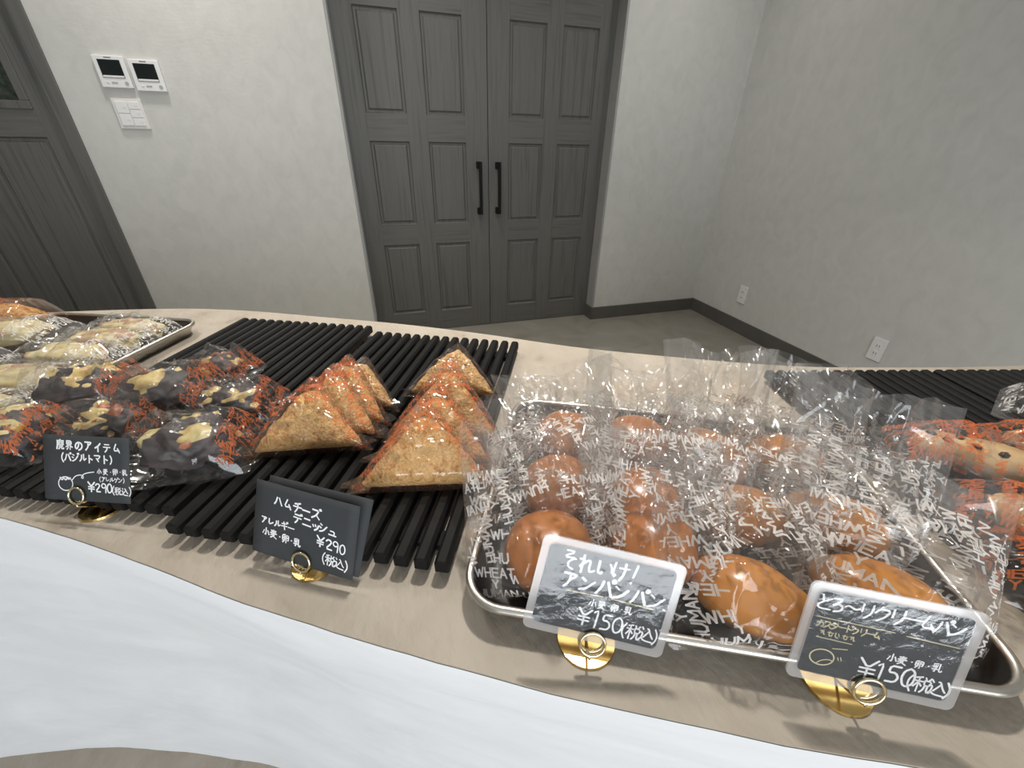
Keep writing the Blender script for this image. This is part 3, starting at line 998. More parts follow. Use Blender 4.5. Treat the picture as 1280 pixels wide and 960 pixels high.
M = card_matrix(0.2613, 0.0549, 0.877, R(-26.2), R(19.3), R(-3.3))
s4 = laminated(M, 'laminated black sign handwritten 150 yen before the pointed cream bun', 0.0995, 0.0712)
S = Strokes(0.0003)
S.text(list('とろ〜リクリームパン'), -0.0450, 0.0525, 0.0108, 0.0014, 0.79, -0.015)
S.text(list('¥150'), -0.0105, 0.0105, 0.0132, 0.0015, 0.80, -0.01)
S.text(list('(税込)'), 0.0185, 0.0085, 0.0110, 0.0012, 0.80, -0.01)
S.text(['小', '麦', '・', '卵', '・', '乳'], 0.0045, 0.0255, 0.0060, 0.0009, 1.05, -0.02)
S.build('handwriting', 'chalk_white', s4, 'white pen handwriting')
S = Strokes(0.0003)
S.text(list('カスタードクリーム'), -0.0405, 0.0400, 0.0052, 0.00075, 0.80, -0.02)
S.text(['~a', '~b', '~c', '~b', '~a'], -0.0375, 0.0340, 0.0044, 0.0007, 1.0, -0.02)
S.line([(-0.0415, 0.0470), (0.004, 0.0462)], 0.0007)
S.line([(0.011, 0.0455), (0.041, 0.0445)], 0.0007)
S.line([(-0.0385, 0.0325), (-0.017, 0.0320)], 0.0006)
S.line([(-0.0315 + 0.0072 * math.cos(a * math.pi / 12), 0.0185 + 0.0058 * math.sin(a * math.pi / 12)) for a in range(25)], 0.0009)
S.line(chaikin([(-0.034, 0.0132), (-0.031, 0.0165), (-0.027, 0.0178), (-0.0248, 0.0170)]), 0.0007)
S.line([(-0.0225, 0.0205), (-0.0215, 0.0185)], 0.0006)
S.line([(-0.0208, 0.0210), (-0.0198, 0.0185)], 0.0006)
S.line([(-0.027, 0.0262), (-0.0185, 0.0275)], 0.0007)
S.build('doodle', 'chalk_gold', s4, 'pale gold pen bun doodle and small writing')
ring_stand(s4, M, 0.0, 0.0025, 0.0090, 0.0235, 'brass', 0.022)

# ================================================================== FILM POUCHES AND BREADS
LET = {
    'W': [[(0, 1), (.25, 0), (.5, .75), (.75, 0), (1, 1)]], 'H': [[(0, 0), (0, 1)], [(1, 0), (1, 1)], [(0, .5), (1, .5)]],
    'E': [[(1, 1), (0, 1), (0, 0), (1, 0)], [(0, .52), (.85, .52)]], 'A': [[(0, 0), (.5, 1), (1, 0)], [(.2, .32), (.8, .32)]],
    'T': [[(0, 1), (1, 1)], [(.5, 1), (.5, 0)]], 'Y': [[(0, 1), (.5, .5), (1, 1)], [(.5, .5), (.5, 0)]],
    'U': [[(0, 1), (0, .25), (.25, 0), (.75, 0), (1, .25), (1, 1)]], 'M': [[(0, 0), (0, 1), (.5, .35), (1, 1), (1, 0)]],
    'N': [[(0, 0), (0, 1), (1, 0), (1, 1)]],
}
LW = {'W': 1.05, 'M': .95}


def word_block(h):
    """WHEAT / Y / HUMAN stacked, centred, letter height h: list of polylines."""
    out = []
    for text, yy in (('WHEAT', 1.35), ('Y', 0.0), ('HUMAN', -1.35)):
        ws = [LW.get(c, .72) for c in text]
        tot = sum(ws) + .28 * (len(text) - 1)
        x = -tot / 2
        for c, w in zip(text, ws):
            for st in LET[c]:
                out.append([((x + px * w) * h, (yy + py - .5) * h) for px, py in st])
            x += w + .28
    return out


class Pouch:
    """Two film sheets over a flat (x, y) layout: x = s*w(t), y = y0 + t*L, z = +-h(s, t, x, y) + shared bend."""

    def __init__(self, L, w, hf, hb, bend=None, y0=0.0, seed=0, folds=10, amp=0.004, fold_w=0.012, center=None, upright=False, ytop=None):
        self.L, self.w, self.hf, self.hb, self.bend, self.y0 = L, w, hf, hb, bend, y0
        rg = np.random.default_rng(seed)
        self.folds = []
        for sd in range(2):
            fl = []
            for k in range(folds):
                a = rg.normal(0, .55) if upright else rg.uniform(0, math.pi)
                c = center or (0.0, L * 0.5)
                px, py = c[0] + rg.normal(0, 0.022), y0 + c[1] + rg.normal(0, L * .25)
                fl.append((math.cos(a), math.sin(a), px, py, rg.uniform(.3, 1) * amp * rg.choice([-1, 1]), fold_w * rg.uniform(.4, 1.6), rg.uniform(.03, .12)))
            self.folds.append(fl)
        self.ytop = ytop

    def pos(self, side, s, t):
        x = s * self.w(t)
        y = self.y0 + t * self.L * (1 if self.ytop is None else self.ytop(s, t))
        edge = np.clip((1 - np.abs(s)) * 6, 0, 1)
        h = self.hf(s, t, x, y) if side == 0 else -self.hb(s, t, x, y)
        z = h.copy() if hasattr(h, 'copy') else np.full_like(x, h)
        cr = np.zeros_like(x)
        for (ca, sa, px, py, a, fw, ln) in self.folds[side]:
            d = np.abs((x - px) * ca + (y - py) * sa)
            l = (-(x - px) * sa + (y - py) * ca) / ln
            cr += a * np.clip(1 - d / fw, 0, 1) * np.exp(-l * l)
        z = z + cr * edge
        if self.bend is not None:
            z = z + self.bend(s, t, x, y)
        return np.stack([x, y, z], -1)

    def film(self, parent, mat, nu=40, nv=48, name='film_bag', t_top=1.0):
        s = np.linspace(-1, 1, nu)
        t = np.linspace(0, t_top, nv)
        Sg, Tg = np.meshgrid(s, t)
        v = np.concatenate([self.pos(0, Sg.ravel(), Tg.ravel()), self.pos(1, Sg.ravel(), Tg.ravel())])
        f = grid_faces(nu, nv) + grid_faces(nu, nv, nu * nv, True)
        return mesh_obj(name, v.tolist(), f, mat, parent, True)

    def lettering(self, parent, mat, h, sw, pitch, seed, keep, sides=(0, 1), name='printed_lettering', turn=0.0):
        rg = random.Random(seed)
        blk = word_block(h)
        V, F = [], []
        wmax = float(np.max(self.w(np.linspace(0, 1, 20))))
        for side in sides:
            ox, oy = rg.uniform(0, pitch), rg.uniform(0, pitch)
            ny, nx = int(self.L / pitch) + 2, int(2 * wmax / pitch) + 2
            q2, t2, fc_ = [], [], []
            pts_all = []
            for j in range(-1, ny):
                for i in range(-1, nx):
                    cx = -wmax + ox + i * pitch + (pitch / 2 if j % 2 else 0)
                    cy = self.y0 + oy + j * pitch
                    a = (math.pi / 2) * rg.choice([0, 1, 2, 3]) + turn + rg.uniform(-.12, .12)
                    ca, sa = math.cos(a), math.sin(a)
                    for st in blk:
                        for (ax, ay), (bx, by) in zip(st[:-1], st[1:]):
                            dx, dy = bx - ax, by - ay
                            Ln = math.hypot(dx, dy)
                            nxx, nyy = -dy / Ln * sw / 2, dx / Ln * sw / 2
                            ex, ey = dx / Ln * sw / 2, dy / Ln * sw / 2
                            quad = [(ax - ex + nxx, ay - ey + nyy), (ax - ex - nxx, ay - ey - nyy), (bx + ex - nxx, by + ey - nyy), (bx + ex + nxx, by + ey + nyy)]
                            mid = [((quad[0][k] + quad[3][k]) / 2) for k in (0, 1)], [((quad[1][k] + quad[2][k]) / 2) for k in (0, 1)]
                            pts_all.append([(cx + x * ca - y * sa, cy + x * sa + y * ca) for x, y in (quad[0], quad[1], mid[1], mid[0], quad[2], quad[3])])
            P = np.array(pts_all)                       # n, 6, 2
            T = (P[..., 1] - self.y0) / self.L
            Wd = np.maximum(self.w(np.clip(T, 0, 1)), 1e-4)
            Sx = P[..., 0] / Wd
            ok = np.all((np.abs(Sx) < .97) & (T > .015) & (T < .985), axis=1)
            ok &= keep(side, Sx.mean(1), T.mean(1))
            Sx, T = Sx[ok], T[ok]
            if not len(Sx):
                continue
            p3 = self.pos(side, Sx.ravel(), T.ravel())
            p3[:, 2] += 0.0006 if side == 0 else -0.0006
            b = len(V)
            V += p3.tolist()
            for k in range(len(Sx)):
                o = b + 6 * k
                F += [(o, o + 1, o + 2, o + 3), (o + 3, o + 2, o + 4, o + 5)]
        if not V:
            return None
        o = mesh_obj(name, V, F, mat, parent, False, 'lettering WHEAT Y HUMAN printed all over')
        o['kind'] = 'stuff'
        return o


def blob_bm(sx, sy, sz, amp, freq, seed, flat=0.0, sub=4, power=2.0, H=1.0):
    """Noisy superellipsoid bread body; flat cuts the underside level."""
    bm = bmesh.new()
    bmesh.ops.create_icosphere(bm, subdivisions=sub, radius=1.0)
    off = Vector((seed * 3.1, seed * 1.7, seed * 0.9))
    for v in bm.verts:
        d = v.co.normalized()
        k = (abs(d.x) ** power + abs(d.y) ** power + abs(d.z) ** power) ** (-1 / power)
        nn = noise.fractal(d * freq + off, H, 2.0, 5)
        q = d * k * (1 + amp * nn)
        if flat and q.z < -flat:
            q.z = -flat + (q.z + flat) * 0.15
        v.co = Vector((q.x * sx, q.y * sy, q.z * sz))
    return bm


def patch_from(bm, seed, thr, freq, lift, zmin=0.0, scale=1.0):
    """Copy of the faces of a body where a noise mask is high, lifted off as a topping layer."""
    b2 = bm.copy()
    b2.normal_update()
    off = Vector((seed * 2.3, 5.1 + seed, seed * .7))
    size = max(v.co.length for v in b2.verts)
    kill = []
    for f in b2.faces:
        c = f.calc_center_median()
        if noise.fractal(c / size * freq + off, 1.0, 2.0, 3) < thr or f.normal.z < zmin:
            kill.append(f)
    bmesh.ops.delete(b2, geom=kill, context='FACES')
    for v in b2.verts:
        rim = any(len(e.link_faces) < 2 for e in v.link_edges)
        v.co += v.normal * (lift * (-0.3 if rim else 1.0) + (0 if rim else lift * .7 * noise.noise(v.co / size * 9 + off)))
    return b2


def pose(x, y, z, yaw, lean=0.0, roll=0.0):
    """x right along yaw, y up leaning back by lean from vertical, z to the front."""
    return card_matrix(x, y, z, yaw, lean, roll)


def flat_pose(x, y, z, yaw, pitch=0.0, roll=0.0):
    return Matrix.Translation((x, y, z)) @ Matrix.Rotation(yaw, 4, 'Z') @ Matrix.Rotation(pitch, 4, 'X') @ Matrix.Rotation(roll, 4, 'Y')


# ------------------------------------------------------------------ bagged buns in the middle tray
def bun_bag(u, w, kind, label, L=0.17, Wd=0.145, lean=32, dyaw=0, roll=0, seed=0, bun_yaw=0, clear_top=0.74, curl=0.02, flare=1.0):
    c = tray_pt(TRAY, u, w)
    z0 = CZ + 0.0045
    lean = R(lean)
    yaw = TRAY[1] + R(dyaw)
    by = 0.044
    # the bag foot lies in front of the bun
    back = Vector((-math.sin(yaw), math.cos(yaw)))
    foot = c - back * (by * math.sin(lean))
    M = pose(foot.x, foot.y, z0, yaw, lean, R(roll))
    root = thing('bagged_bun', label, 'bun', mat=M, group='buns in clear printed bags')
    if kind == 'round':
        bm = blob_bm(0.039, 0.039, 0.027, 0.05, 1.4, seed + 1, 0.62, 4, 2.1)
        mat = 'bun_crust'
    elif kind == 'cream':
        bm = blob_bm(0.046, 0.032, 0.026, 0.06, 1.1, seed + 2, 0.62, 4, 1.9)
        mat = 'cream_bun_crust'
    else:
        bm = blob_bm(0.045, 0.031, 0.026, 0.07, 1.2, seed + 3, 0.62, 4, 2.0)
        mat = 'cream_bun_crust'
    zlow = min(v.co.z for v in bm.verts)
    world = Matrix.Translation((c.x, c.y, z0 + 0.0015 - zlow)) @ Matrix.Rotation(yaw + R(bun_yaw), 4, 'Z')
    bm.transform(M.inverted() @ world)
    bm_obj('bun', bm, mat, root, True, 'glossy golden brown baked bun')
    rg = np.random.default_rng(seed + 77)
    ph = rg.uniform(0, 6.28, 6)

    def width(t):
        return Wd / 2 * (0.86 + 0.14 * np.sqrt(np.clip(t * 6, 0, 1)) - 0.07 * np.sin(np.pi * t) + 0.05 * flare * t + 0.03 * np.sin(5 * t + ph[3]))

    def bulge(s, t, x, y):
        e = np.sqrt(np.clip(1 - s * s, 0, 1))
        core = 0.040 * np.exp(-np.abs(x / 0.056) ** 3.5 - np.abs((y - by) / 0.052) ** 3.5)
        mouth = (0.006 + 0.020 * t * t * (1 + 0.5 * np.sin(3 * s + ph[0])))
        return e * (core * np.clip(t * 9, 0, 1) ** .6 + mouth * np.clip((t) * 4, 0, 1))

    def bend(s, t, x, y):
        ruf = 0.006 * np.sin(5.5 * s + ph[1]) + 0.0035 * np.sin(11 * s + ph[2] + 3 * t)
        return ruf * t ** 1.3 - curl * t * t * (1 + 0.3 * np.sin(2 * s + ph[3]))

    def ytop(s, t):
        return 1 + t * t * (0.05 * np.sin(2.2 * s + ph[4]) + 0.03 * np.sin(6 * s + ph[5]))

    P = Pouch(L, width, bulge, bulge, bend, 0.0, seed, 44, 0.0055, 0.0060, (0, L * .6), True, ytop)
    fl = P.film(root, 'clear_film', 56, 60)
    bx = rg.uniform(-.01, .01)
    P.lettering(fl, 'ink_white', 0.0066, 0.00140, 0.0305, seed,
                lambda side, s, t: (t < clear_top) & ((side == 1) | (np.hypot(s * Wd / 2 - bx, t * L - by - .004) > 0.037)), turn=R(rg.uniform(-20, 20)))
    return root


buns = [
    (0.068, 0.060, 'round', 'round brown bun in a printed bag at the tray corner beside the triangular pastries', dict(roll=5, dyaw=5, lean=44, L=0.145, Wd=0.150)),
    (0.158, 0.084, 'round', 'round brown bun half hidden behind the laminated sign with gold underlines', dict(roll=-3, dyaw=-3, lean=38, L=0.13)),
    (0.228, 0.046, 'cream', 'pointed oval cream bun showing large between the two laminated signs', dict(roll=4, dyaw=3, lean=48, bun_yaw=-24, L=0.15)),
    (0.328, 0.064, 'oval', 'oval brown bun peeking over the laminated sign with the bun doodle', dict(roll=-8, dyaw=-4, lean=38, bun_yaw=-15, L=0.145)),
    (0.072, 0.140, 'round', 'round bun in the second row beside the tray rim near the pastries', dict(roll=9, dyaw=6, lean=40, L=0.135)),
    (0.155, 0.136, 'round', 'shiny orange-brown round bun in the middle of the second row', dict(roll=-2, dyaw=-2, lean=36, L=0.135)),
    (0.245, 0.132, 'oval', 'oval bun of the second row behind the pointed cream bun', dict(roll=-6, dyaw=2, lean=38, bun_yaw=10, L=0.14)),
    (0.330, 0.138, 'oval', 'oval bun in the tall bag with straight side edge near the black rack', dict(roll=-9, dyaw=-3, lean=26, L=0.16, Wd=0.145, bun_yaw=-8, clear_top=0.66)),
    (0.075, 0.225, 'round', 'round bun of the back row nearest the triangular pastries', dict(roll=10, dyaw=5, lean=40, L=0.125, clear_top=0.58)),
    (0.158, 0.232, 'round', 'round bun of the back row, second from the triangular pastries', dict(roll=-5, dyaw=0, lean=34, L=0.13, clear_top=0.58)),
    (0.240, 0.222, 'cream', 'orange-tipped cream bun of the back row under the tallest bag mouth', dict(roll=3, dyaw=-4, lean=20, L=0.15, bun_yaw=-60, Wd=0.115, clear_top=0.6)),
    (0.322, 0.230, 'oval', 'oval bun of the back row nearest the black rack', dict(roll=-6, dyaw=-5, lean=26, L=0.135, bun_yaw=15, clear_top=0.62)),
]
for i, (u, w, k, lab, kw) in enumerate(buns):
    bun_bag(u, w, k, lab, seed=i * 7 + 3, **kw)


# ------------------------------------------------------------------ triangular ham and cheese pastries
def danish(px, py, dyaw, lean, label, seed, W=0.126, Hh=0.086, z=None, orange=True, roll=0):
    p = at(px, py, RTOP + 0.004)
    z = RTOP + 0.006 if z is None else z
    M = pose(p.x, p.y, z, R(-25) + R(dyaw), R(lean), R(roll))
    root = thing('wrapped_triangle_pastry', label, 'pastry', mat=M, group='triangular pastries in orange printed film')
    T = 0.0165
    nu, nv = 44, 34
    s, t = np.meshgrid(np.linspace(-1, 1, nu), np.linspace(0, 1, nv))
    s, t = s.ravel(), t.ravel()

    def hw(t):
        return W / 2 * np.clip(1 - t, 0, 1) ** 0.88 * (1 - 0.05 * (1 - t) ** 8) + 0.004

    V = []
    for side in (1, -1):
        x = s * hw(t)
        y = t * Hh
        h = T * np.clip((1 - np.abs(s) ** 3.2) * (1 - np.abs(2 * t - 1) ** 5), 0, 1) ** .5
        zz = side * h
        for a, b, c, hh in zip(x, y, zz, h):
            k = noise.fractal(Vector((a * 60 + seed, b * 60, c * 60)), 1.0, 2.0, 4)
            fold = 0.0028 * math.exp(-((b - 0.030 - 9 * (a + 0.02) ** 2) / 0.004) ** 2) * (1 if side > 0 else 0)
            g = 1 if hh > 1e-6 else .25
            V.append((a * (1 + 0.02 * k), b + 0.0022 * k * g, c + side * (0.0034 * k * g * min(1, hh / .006 + .1) + fold)))
    F = grid_faces(nu, nv) + grid_faces(nu, nv, nu * nv, True)
    bm = bmesh.new()
    bv = [bm.verts.new(v) for v in V]
    for q in F:
        bm.faces.new([bv[i] for i in q])
    bmesh.ops.remove_doubles(bm, verts=bm.verts, dist=0.0004)
    bm_obj('pastry', bm, 'danish_crust', root, True, 'golden crusty triangular baked pastry')
    Lf = Hh * 1.33

    def fw(t):
        return (W / 2 * 1.20) * np.clip(1 - t * .985, 0, 1) ** 0.93 + 0.0015

    def fh(s, t, x, y):
        e = np.clip(1 - np.abs(s) ** 4, 0, 1) ** .6
        return e * (T + 0.0065) * np.clip(t * 7, 0, 1) ** .6 * np.clip((1.02 - t) * 2.4, 0, 1) ** .8

    P = Pouch(Lf, fw, fh, fh, None, -0.006, seed, 16, 0.003, 0.006, (0, Lf * .5))
    fl = P.film(root, 'orange_film', 44, 40)
    if orange:
        P.lettering(fl, 'ink_orange', 0.0040, 0.0008, 0.0150, seed,
                    lambda side, s, t: (side == 1) | (t > 0.60) | (np.abs(s) > 0.80 - 0.35 * t))
    # crimped film corner at the foot
    rg = random.Random(seed)
    for sx in (-1, 1):
        bx = sx * W / 2 * 1.08
        v = [(bx - sx * 0.010, -0.003, 0.012), (bx + sx * 0.010, -0.002, 0.014 + rg.uniform(-.004, .004)), (bx + sx * 0.013, 0.004, 0.002),
             (bx + sx * 0.004, 0.010, -0.006), (bx - sx * 0.008, 0.014, 0.0)]
        mesh_obj('film_corner', v, [(0, 1, 2), (0, 2, 3), (0, 3, 4)], 'clear_film_sharp', fl)
    return root


danish(386, 563, 6, 48, 'front triangular pastry of the stack behind the card sign, lying widest', 11, W=0.122, Hh=0.070, roll=6)
danish(411, 544, 4, 46, 'second triangular pastry of the stack behind the card sign, peak leaning on the third', 12, W=0.114, Hh=0.072, roll=4)
danish(426, 527, 3, 44, 'third triangular pastry of the stack behind the card sign, with the tallest film peak', 13, W=0.112, Hh=0.070, roll=2)
danish(443, 508, 4, 56, 'rearmost plain-faced triangular pastry of the stack behind the card sign', 14, W=0.104, Hh=0.060, orange=False)
danish(531, 608, 12, 52, 'front triangular pastry of the stack beside the silver-rimmed tray', 21, W=0.130, Hh=0.072)
danish(543, 580, 8, 46, 'second triangular pastry of the stack beside the silver-rimmed tray', 22, W=0.122, Hh=0.074)
danish(556, 551, 6, 46, 'third triangular pastry of the stack beside the silver-rimmed tray', 23, W=0.124, Hh=0.082)
danish(566, 494, 6, 58, 'rearmost plain-faced triangular pastry of the stack beside the silver-rimmed tray', 25, W=0.116, Hh=0.068, orange=False)


# ------------------------------------------------------------------ pillow packs
def pillow(root, L, W, T, seed, film='clear_film', ink=None, h=0.006, sw=0.001, pitch=0.028, keep=None, amp=0.004, bottom=0.12, crimp=True, nf=20):
    """Horizontal film pack around a loaf: length L along local y, flat underside, ends drawn into crimped fins."""
    def w(t):
        e = np.minimum(t, 1 - t)
        return W / 2 * (0.80 + 0.20 * np.clip(e * 7, 0, 1) ** .5 + 0.10 * np.exp(-(e / .05) ** 2))

    def hf(s, t, x, y):
        e = np.clip(np.minimum(t, 1 - t) * 5.5, 0, 1)
        fin = 0.0015 * np.sin(s * 26) * np.exp(-(np.minimum(t, 1 - t) / .06) ** 2)
        return T * np.clip(1 - np.abs(s) ** 2.6, 0, 1) ** .5 * (e ** .7) + fin + 0.001

    def hb(s, t, x, y):
        e = np.clip(np.minimum(t, 1 - t) * 5.5, 0, 1)
        return T * bottom * np.clip(1 - np.abs(s) ** 4, 0, 1) ** .5 * e - 0.0015 * np.sin(s * 26) * np.exp(-(np.minimum(t, 1 - t) / .06) ** 2)

    P = Pouch(L, w, hf, hb, None, -L / 2, seed, nf, amp, 0.007, (0, L * .5))
    fl = P.film(root, film, 40, 44, 'film_wrap')
    if ink:
        P.lettering(fl, ink, h, sw, pitch, seed, keep or (lambda side, s, t: np.ones_like(s, bool)), sides=(0,))
    return P


def dark_bread(px, py, yaw, label, seed, pitch=0.0, z=0.0, size=1.0, green=False, red=False):
    p = at(px, py, RTOP + 0.012 + z)
    M = flat_pose(p.x, p.y, RTOP + 0.006 + z, R(yaw), R(pitch))
    root = thing('wrapped_basil_bread', label, 'bread', mat=M, group='black basil tomato breads in orange printed film')
    sx, sy, sz = 0.032 * size, 0.040 * size, 0.022 * size
    bm = blob_bm(sx, sy, sz, 0.26, 1.9, seed, 0.7, 4, 2.0, 0.55)
    zl = min(v.co.z for v in bm.verts)
    bm.transform(Matrix.Translation((0, 0, -zl)))
    top = patch_from(bm, seed, 0.0, 2.0, 0.0026, 0.2)
    g = patch_from(bm, seed + 9, 0.30, 2.2, 0.0045, 0.2) if green else None
    r = patch_from(bm, seed + 4, 0.28, 2.2, 0.0040, 0.15) if red else None
    b = bm_obj('bread', bm, 'black_dough', root, True, 'black charcoal dough roll')
    bm_obj('cheese_topping', top, 'melted_cheese', b, True, 'melted golden cheese')
    if g:
        bm_obj('basil_topping', g, 'basil_green', b, True, 'yellow-green basil sauce')
    if r:
        bm_obj('tomato_topping', r, 'tomato_red', b, True, 'reddish tomato')
    pillow(root, 0.122 * size, 0.086 * size, sz * 1.8 + 0.005, seed, 'clear_film_sharp', 'ink_orange', 0.0042, 0.0009, 0.016,
           lambda side, s, t: t > .81, amp=0.006, nf=24)
    return root


dark_bread(280, 464, -112, 'single dark bread lying farthest back alone on the black slats', 31, size=0.80, red=True)
dark_bread(298, 508, -98, 'dark bread with cheese lying next to the triangular pastry stack', 32, size=0.90)
dark_bread(212, 497, -100, 'dark bread with bright glints lying in the middle of the basil bread group', 33, z=0.012, size=1.05)
dark_bread(112, 492, -96, 'dark bread showing a bright green basil patch beside the grey tray', 34, z=0.014, size=1.05, green=True)
dark_bread(243, 564, -94, 'front dark bread beside the small card sign with orange film edge', 35, size=1.08, red=True)
dark_bread(150, 534, -100, 'dark bread partly hidden above the small card sign', 36, size=0.9, red=True)
dark_bread(12, 548, -104, 'bread with reddish tomato and greenish cheese at the picture edge by the small card sign', 37, size=1.0, green=True, red=True)


def pale_bread(u, w, yaw, label, seed, z=0.0, pitch=0, size=1.0):
    c = tray_pt(LTRAY, u, w)
    M = flat_pose(c.x, c.y, CZ + 0.006 + z, LTRAY[1] + R(yaw), R(pitch))
    root = thing('wrapped_flat_bread', label, 'bread', mat=M, group='flat pale breads in white printed film')
    bm = blob_bm(0.031 * size, 0.060 * size, 0.017, 0.15, 1.8, seed, 0.6, 4, 2.6, 0.6)
    zl = min(v.co.z for v in bm.verts)
    bm.transform(Matrix.Translation((0, 0, -zl + 0.001)))
    top = patch_from(bm, seed, 0.22, 2.4, 0.0012, 0.0)
    b = bm_obj('bread', bm, 'pale_bread', root, True, 'flat pale yellow bread')
    bm_obj('ham_filling', top, 'ham_pink', b, True, 'pinkish ham strips')
    pillow(root, 0.175 * size, 0.086 * size, 0.034, seed, 'clear_film', 'ink_white', 0.0062, 0.0011, 0.026,
           lambda side, s, t: (t > .70) | (t < .2), amp=0.0045)
    return root


pale_bread(0.225, 0.345, -95, 'flat pale bread at the far end of the grey tray, next to its back corner', 41)
pale_bread(0.232, 0.285, -93, 'flat pale bread second from the back corner of the grey tray', 42, z=0.004)
pale_bread(0.238, 0.220, -94, 'flat pale bread third from the back corner of the grey tray', 43, z=0.007)
pale_bread(0.245, 0.150, -90, 'flat pale bread fourth from the back corner of the grey tray', 44, z=0.004)
pale_bread(0.245, 0.080, -88, 'flat pale bread nearest the black slats at the front of the grey tray', 45)
pale_bread(0.095, 0.250, -78, 'flat pale bread lying on top with large white letters on its film end', 46, z=0.026, pitch=4, size=1.12)
pale_bread(0.105, 0.150, -80, 'flat pale bread with a crumpled film end at the picture edge', 47, z=0.022, size=1.05)
pale_bread(0.110, 0.065, -84, 'flat pale bread lowest at the picture edge in the grey tray', 48, z=0.004)

# sesame bread far left
p = at(-5, 402, CZ + 0.03)
M = flat_pose(p.x, p.y, CZ + 0.004, R(-95))
root = thing('wrapped_sesame_bread', 'orange wrapped bread with a seeded golden crust behind the grey tray', 'bread', mat=M)
bm = blob_bm(0.048, 0.078, 0.034, 0.10, 2.2, 51, 0.6, 5)
zl = min(v.co.z for v in bm.verts)
bm.transform(Matrix.Translation((0, 0, -zl)))
bm_obj('bread', bm, 'sesame_crust', root, True, 'seeded golden crust')
pillow(root, 0.185, 0.125, 0.062, 51, 'orange_film', 'ink_orange', 0.0046, 0.0011, 0.016, lambda side, s, t: t < .58, amp=0.005)


# ------------------------------------------------------------------ chocolate chip sticks
def stick_bread(x, y, yaw, label, seed, z=0.0, L=0.19, ink=True):
    M = flat_pose(x, y, RTOP + 0.003 + z, R(yaw))
    root = thing('wrapped_chocolate_bread_stick', label, 'bread', mat=M, group='chocolate chip bread sticks in orange printed film')
    rg = random.Random(seed)
    nr, ns = 54, 20
    V, F = [], []
    R0 = 0.021

    def surf(t, a):
        yy = (t - .5) * L
        e = max(0.0, 1 - abs(2 * t - 1) ** 5) ** .5
        tw = 0.5 + 0.5 * math.cos(2 * a + t * 22)
        k = noise.noise(Vector((math.cos(a) * 1.5, math.sin(a) * 1.5, t * 9 + seed)))
        r = R0 * e * (0.88 + 0.14 * tw + 0.12 * k) + 0.0003
        return Vector((r * 1.12 * math.cos(a) + 0.004 * math.sin(t * 7 + seed), yy, R0 * .86 + r * .92 * math.sin(a)))

    for i in range(nr):
        for j in range(ns):
            V.append(surf(i / (nr - 1), 2 * math.pi * j / ns))
    for i in range(nr - 1):
        for j in range(ns):
            F.append((i * ns + j, i * ns + (j + 1) % ns, (i + 1) * ns + (j + 1) % ns, (i + 1) * ns + j))
    b = mesh_obj('bread', V, F, 'stick_bread', root, True, 'twisted golden bread stick')
    cm = bpy.data.meshes.new('chocolate_chip')
    bm = bmesh.new()
    bmesh.ops.create_icosphere(bm, subdivisions=1, radius=1)
    for v in bm.verts:
        v.co = Vector((v.co.x * .0042, v.co.y * .0060, v.co.z * .0030))
    bm.to_mesh(cm)
    bm.free()
    cm.materials.append(MATS['chocolate'])
    cm.polygons.foreach_set('use_smooth', [True] * len(cm.polygons))
    for k in range(16):
        t, a = (k + .5) / 16 * .92 + .04, rg.uniform(.15, 3.0)
        q = surf(t, a)
        c = link_mesh('chocolate_chip', cm, None, b)
        c.location = q
        c.rotation_euler = (rg.uniform(-.4, .4), math.pi / 2 - a, rg.uniform(0, 3))
    pillow(root, L * 1.28, 0.088, R0 * 2.0, seed, 'clear_film_sharp', 'ink_orange' if ink else None, 0.0060, 0.0014, 0.022,
           lambda side, s, t: (t < .34) | (np.abs(s) > .62) | (t > .8), amp=0.006, nf=26)
    return root


def along(p0, p1, z):
    a, b = at(*p0, z), at(*p1, z)
    return a, math.degrees(math.atan2(b.y - a.y, b.x - a.x)) - 90, (b - a).normalized()


a, yw, d = along((1112, 545), (1275, 585), RTOP + 0.02)
c = a + d * 0.115
stick_bread(c.x, c.y, yw, 'long chocolate chip bread stick with its end beside the printed bun bags', 61)
a, yw, d = along((1185, 618), (1290, 660), RTOP + 0.02)
c = a + d * 0.118
stick_bread(c.x, c.y, yw, 'front chocolate chip bread stick with orange film nearest the tray corner', 62, z=0.008)
a, yw, d = along((1215, 540), (1300, 560), RTOP + 0.02)
c = a + d * 0.12
stick_bread(c.x, c.y, yw, 'rear chocolate chip bread stick showing only orange film at the edge', 63)
a, yw, d = along((1228, 682), (1300, 706), RTOP + 0.02)
c = a + d * 0.12
stick_bread(c.x, c.y, yw, 'lowest chocolate chip bread stick with orange letters cut by the picture edge', 64)
# another pack at the edge, white print
a, yw, d = along((1250, 478), (1300, 492), RTOP + 0.03)
c = a + d * 0.10
M = flat_pose(c.x, c.y, RTOP + 0.002, R(yw))
root = thing('wrapped_roll', 'roll in clear white-lettered film lying alone on the far black slats', 'bread', mat=M)
bm = blob_bm(0.034, 0.055, 0.026, 0.1, 1.6, 71, 0.6, 4)
zl = min(v.co.z for v in bm.verts)
bm.transform(Matrix.Translation((0, 0, -zl)))
bm_obj('bread', bm, 'pale_bread', root, True)
pillow(root, 0.185, 0.12, 0.052, 71, 'clear_film', 'ink_white', 0.0065, 0.0012, 0.028, None, amp=0.006)

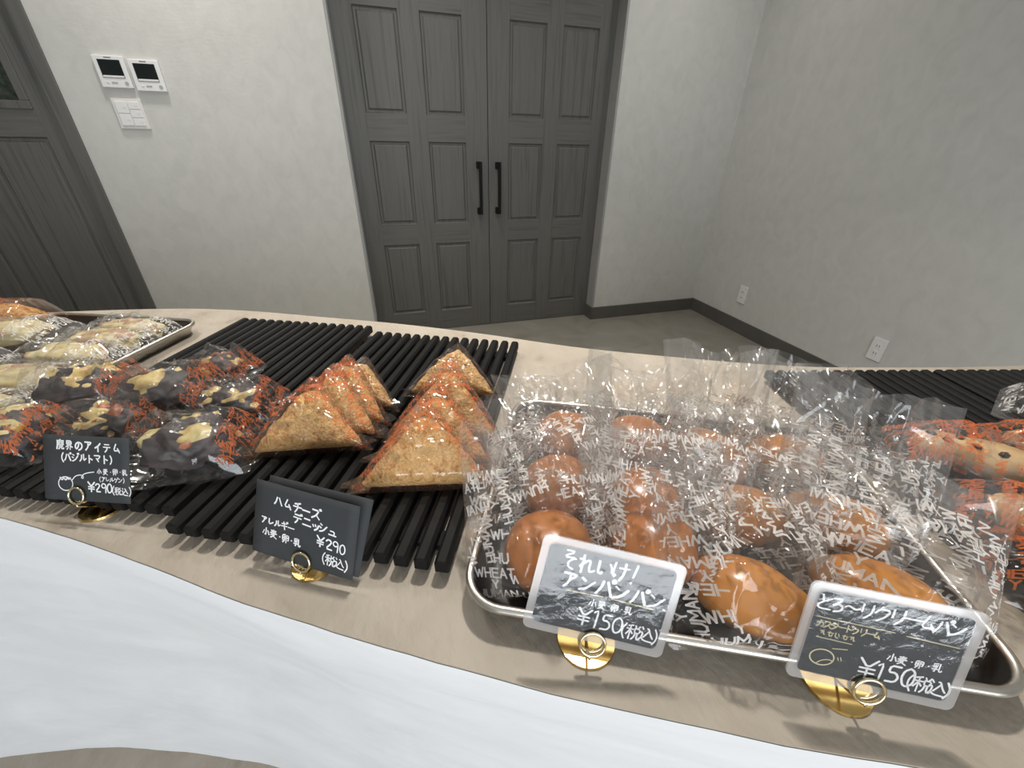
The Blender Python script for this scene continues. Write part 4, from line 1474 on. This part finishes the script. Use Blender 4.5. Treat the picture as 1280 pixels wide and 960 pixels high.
# ================================================================== WALL FITTINGS
def intercom(x0, z0, label):
    w, h = 0.117, 0.118
    root = thing('intercom_panel', label, 'intercom', (x0, WY, z0), 0, 'wall control panels')
    box('cover', 0, w, -0.014, 0, 0, h, 'plastic_white', root, 0.003)
    box('screen', 0.017, w - 0.017, -0.0152, -0.0138, 0.037, 0.103, 'screen_black', root)
    box('label_strip', 0.019, w - 0.019, -0.0160, -0.0148, 0.0385, 0.0455, 'plastic_white', root)
    for bx in (0.022, 0.041, 0.053):
        box('button', bx, bx + 0.011, -0.0152, -0.0138, 0.016, 0.022, 'plastic_grey' if bx > .03 else 'plastic_warm', root, 0.0004)
    bm = bmesh.new()
    bmesh.ops.create_cone(bm, cap_ends=True, segments=20, radius1=0.0072, radius2=0.0072, depth=0.002,
                          matrix=Matrix.Translation((w - 0.019, -0.0145, 0.018)) @ Matrix.Rotation(R(90), 4, 'X'))
    bm_obj('call_button', bm, 'plastic_grey', root)
    bm = bmesh.new()
    for k in range(5):
        add_box(bm, 0.046 + k * 0.0052, 0.0500 + k * 0.0052, -0.0146, -0.0138, 0.1085, 0.1125)
    bm_obj('maker_mark', bm, 'ink_dark', root)


intercom(-1.110, 1.377, 'white intercom panel with dark screen, next to the door casing')
intercom(-0.981, 1.369, 'white intercom panel with dark screen, farther from the door casing')
root = thing('switch_plate', 'white light switch plate with five rocker switches below the intercoms', 'light switch', (-1.103, WY, 1.218), 0)
box('plate', 0, 0.117, -0.008, 0, 0, 0.120, 'plastic_warm', root, 0.002)
for (a, b, c, d) in ((0.012, 0.057, 0.062, 0.108), (0.012, 0.057, 0.013, 0.059), (0.061, 0.105, 0.079, 0.108), (0.061, 0.105, 0.046, 0.076), (0.061, 0.105, 0.013, 0.043)):
    o = box('rocker_switch', a, b, -0.0125, -0.007, c, d, 'plastic_white', root, 0.0015)
    box('indicator', b - 0.020, b - 0.006, -0.0130, -0.0122, (c + d) / 2 - 0.004, (c + d) / 2 + 0.002, 'plastic_warm', o)


def outlet(y, z0, label):
    root = thing('wall_outlet', label, 'outlet', (RX, y, z0), R(-90), 'outlets low on the wall')
    box('plate', -0.035, 0.035, -0.008, 0, 0, 0.12, 'plastic_white', root, 0.002)
    for z in (0.04, 0.08):
        o = box('socket', -0.013, 0.013, -0.0092, -0.007, z - 0.015, z + 0.015, 'plastic_white', root, 0.0008)
        for x in (-0.0065, 0.0065):
            box('slot', x - 0.0014, x + 0.0014, -0.0096, -0.0088, z - 0.005, z + 0.005, 'ink_dark', o)


outlet(2.256, 0.212, 'white wall outlet plate nearer the room corner')
outlet(1.312, 0.212, 'white wall outlet plate just above the counter edge')
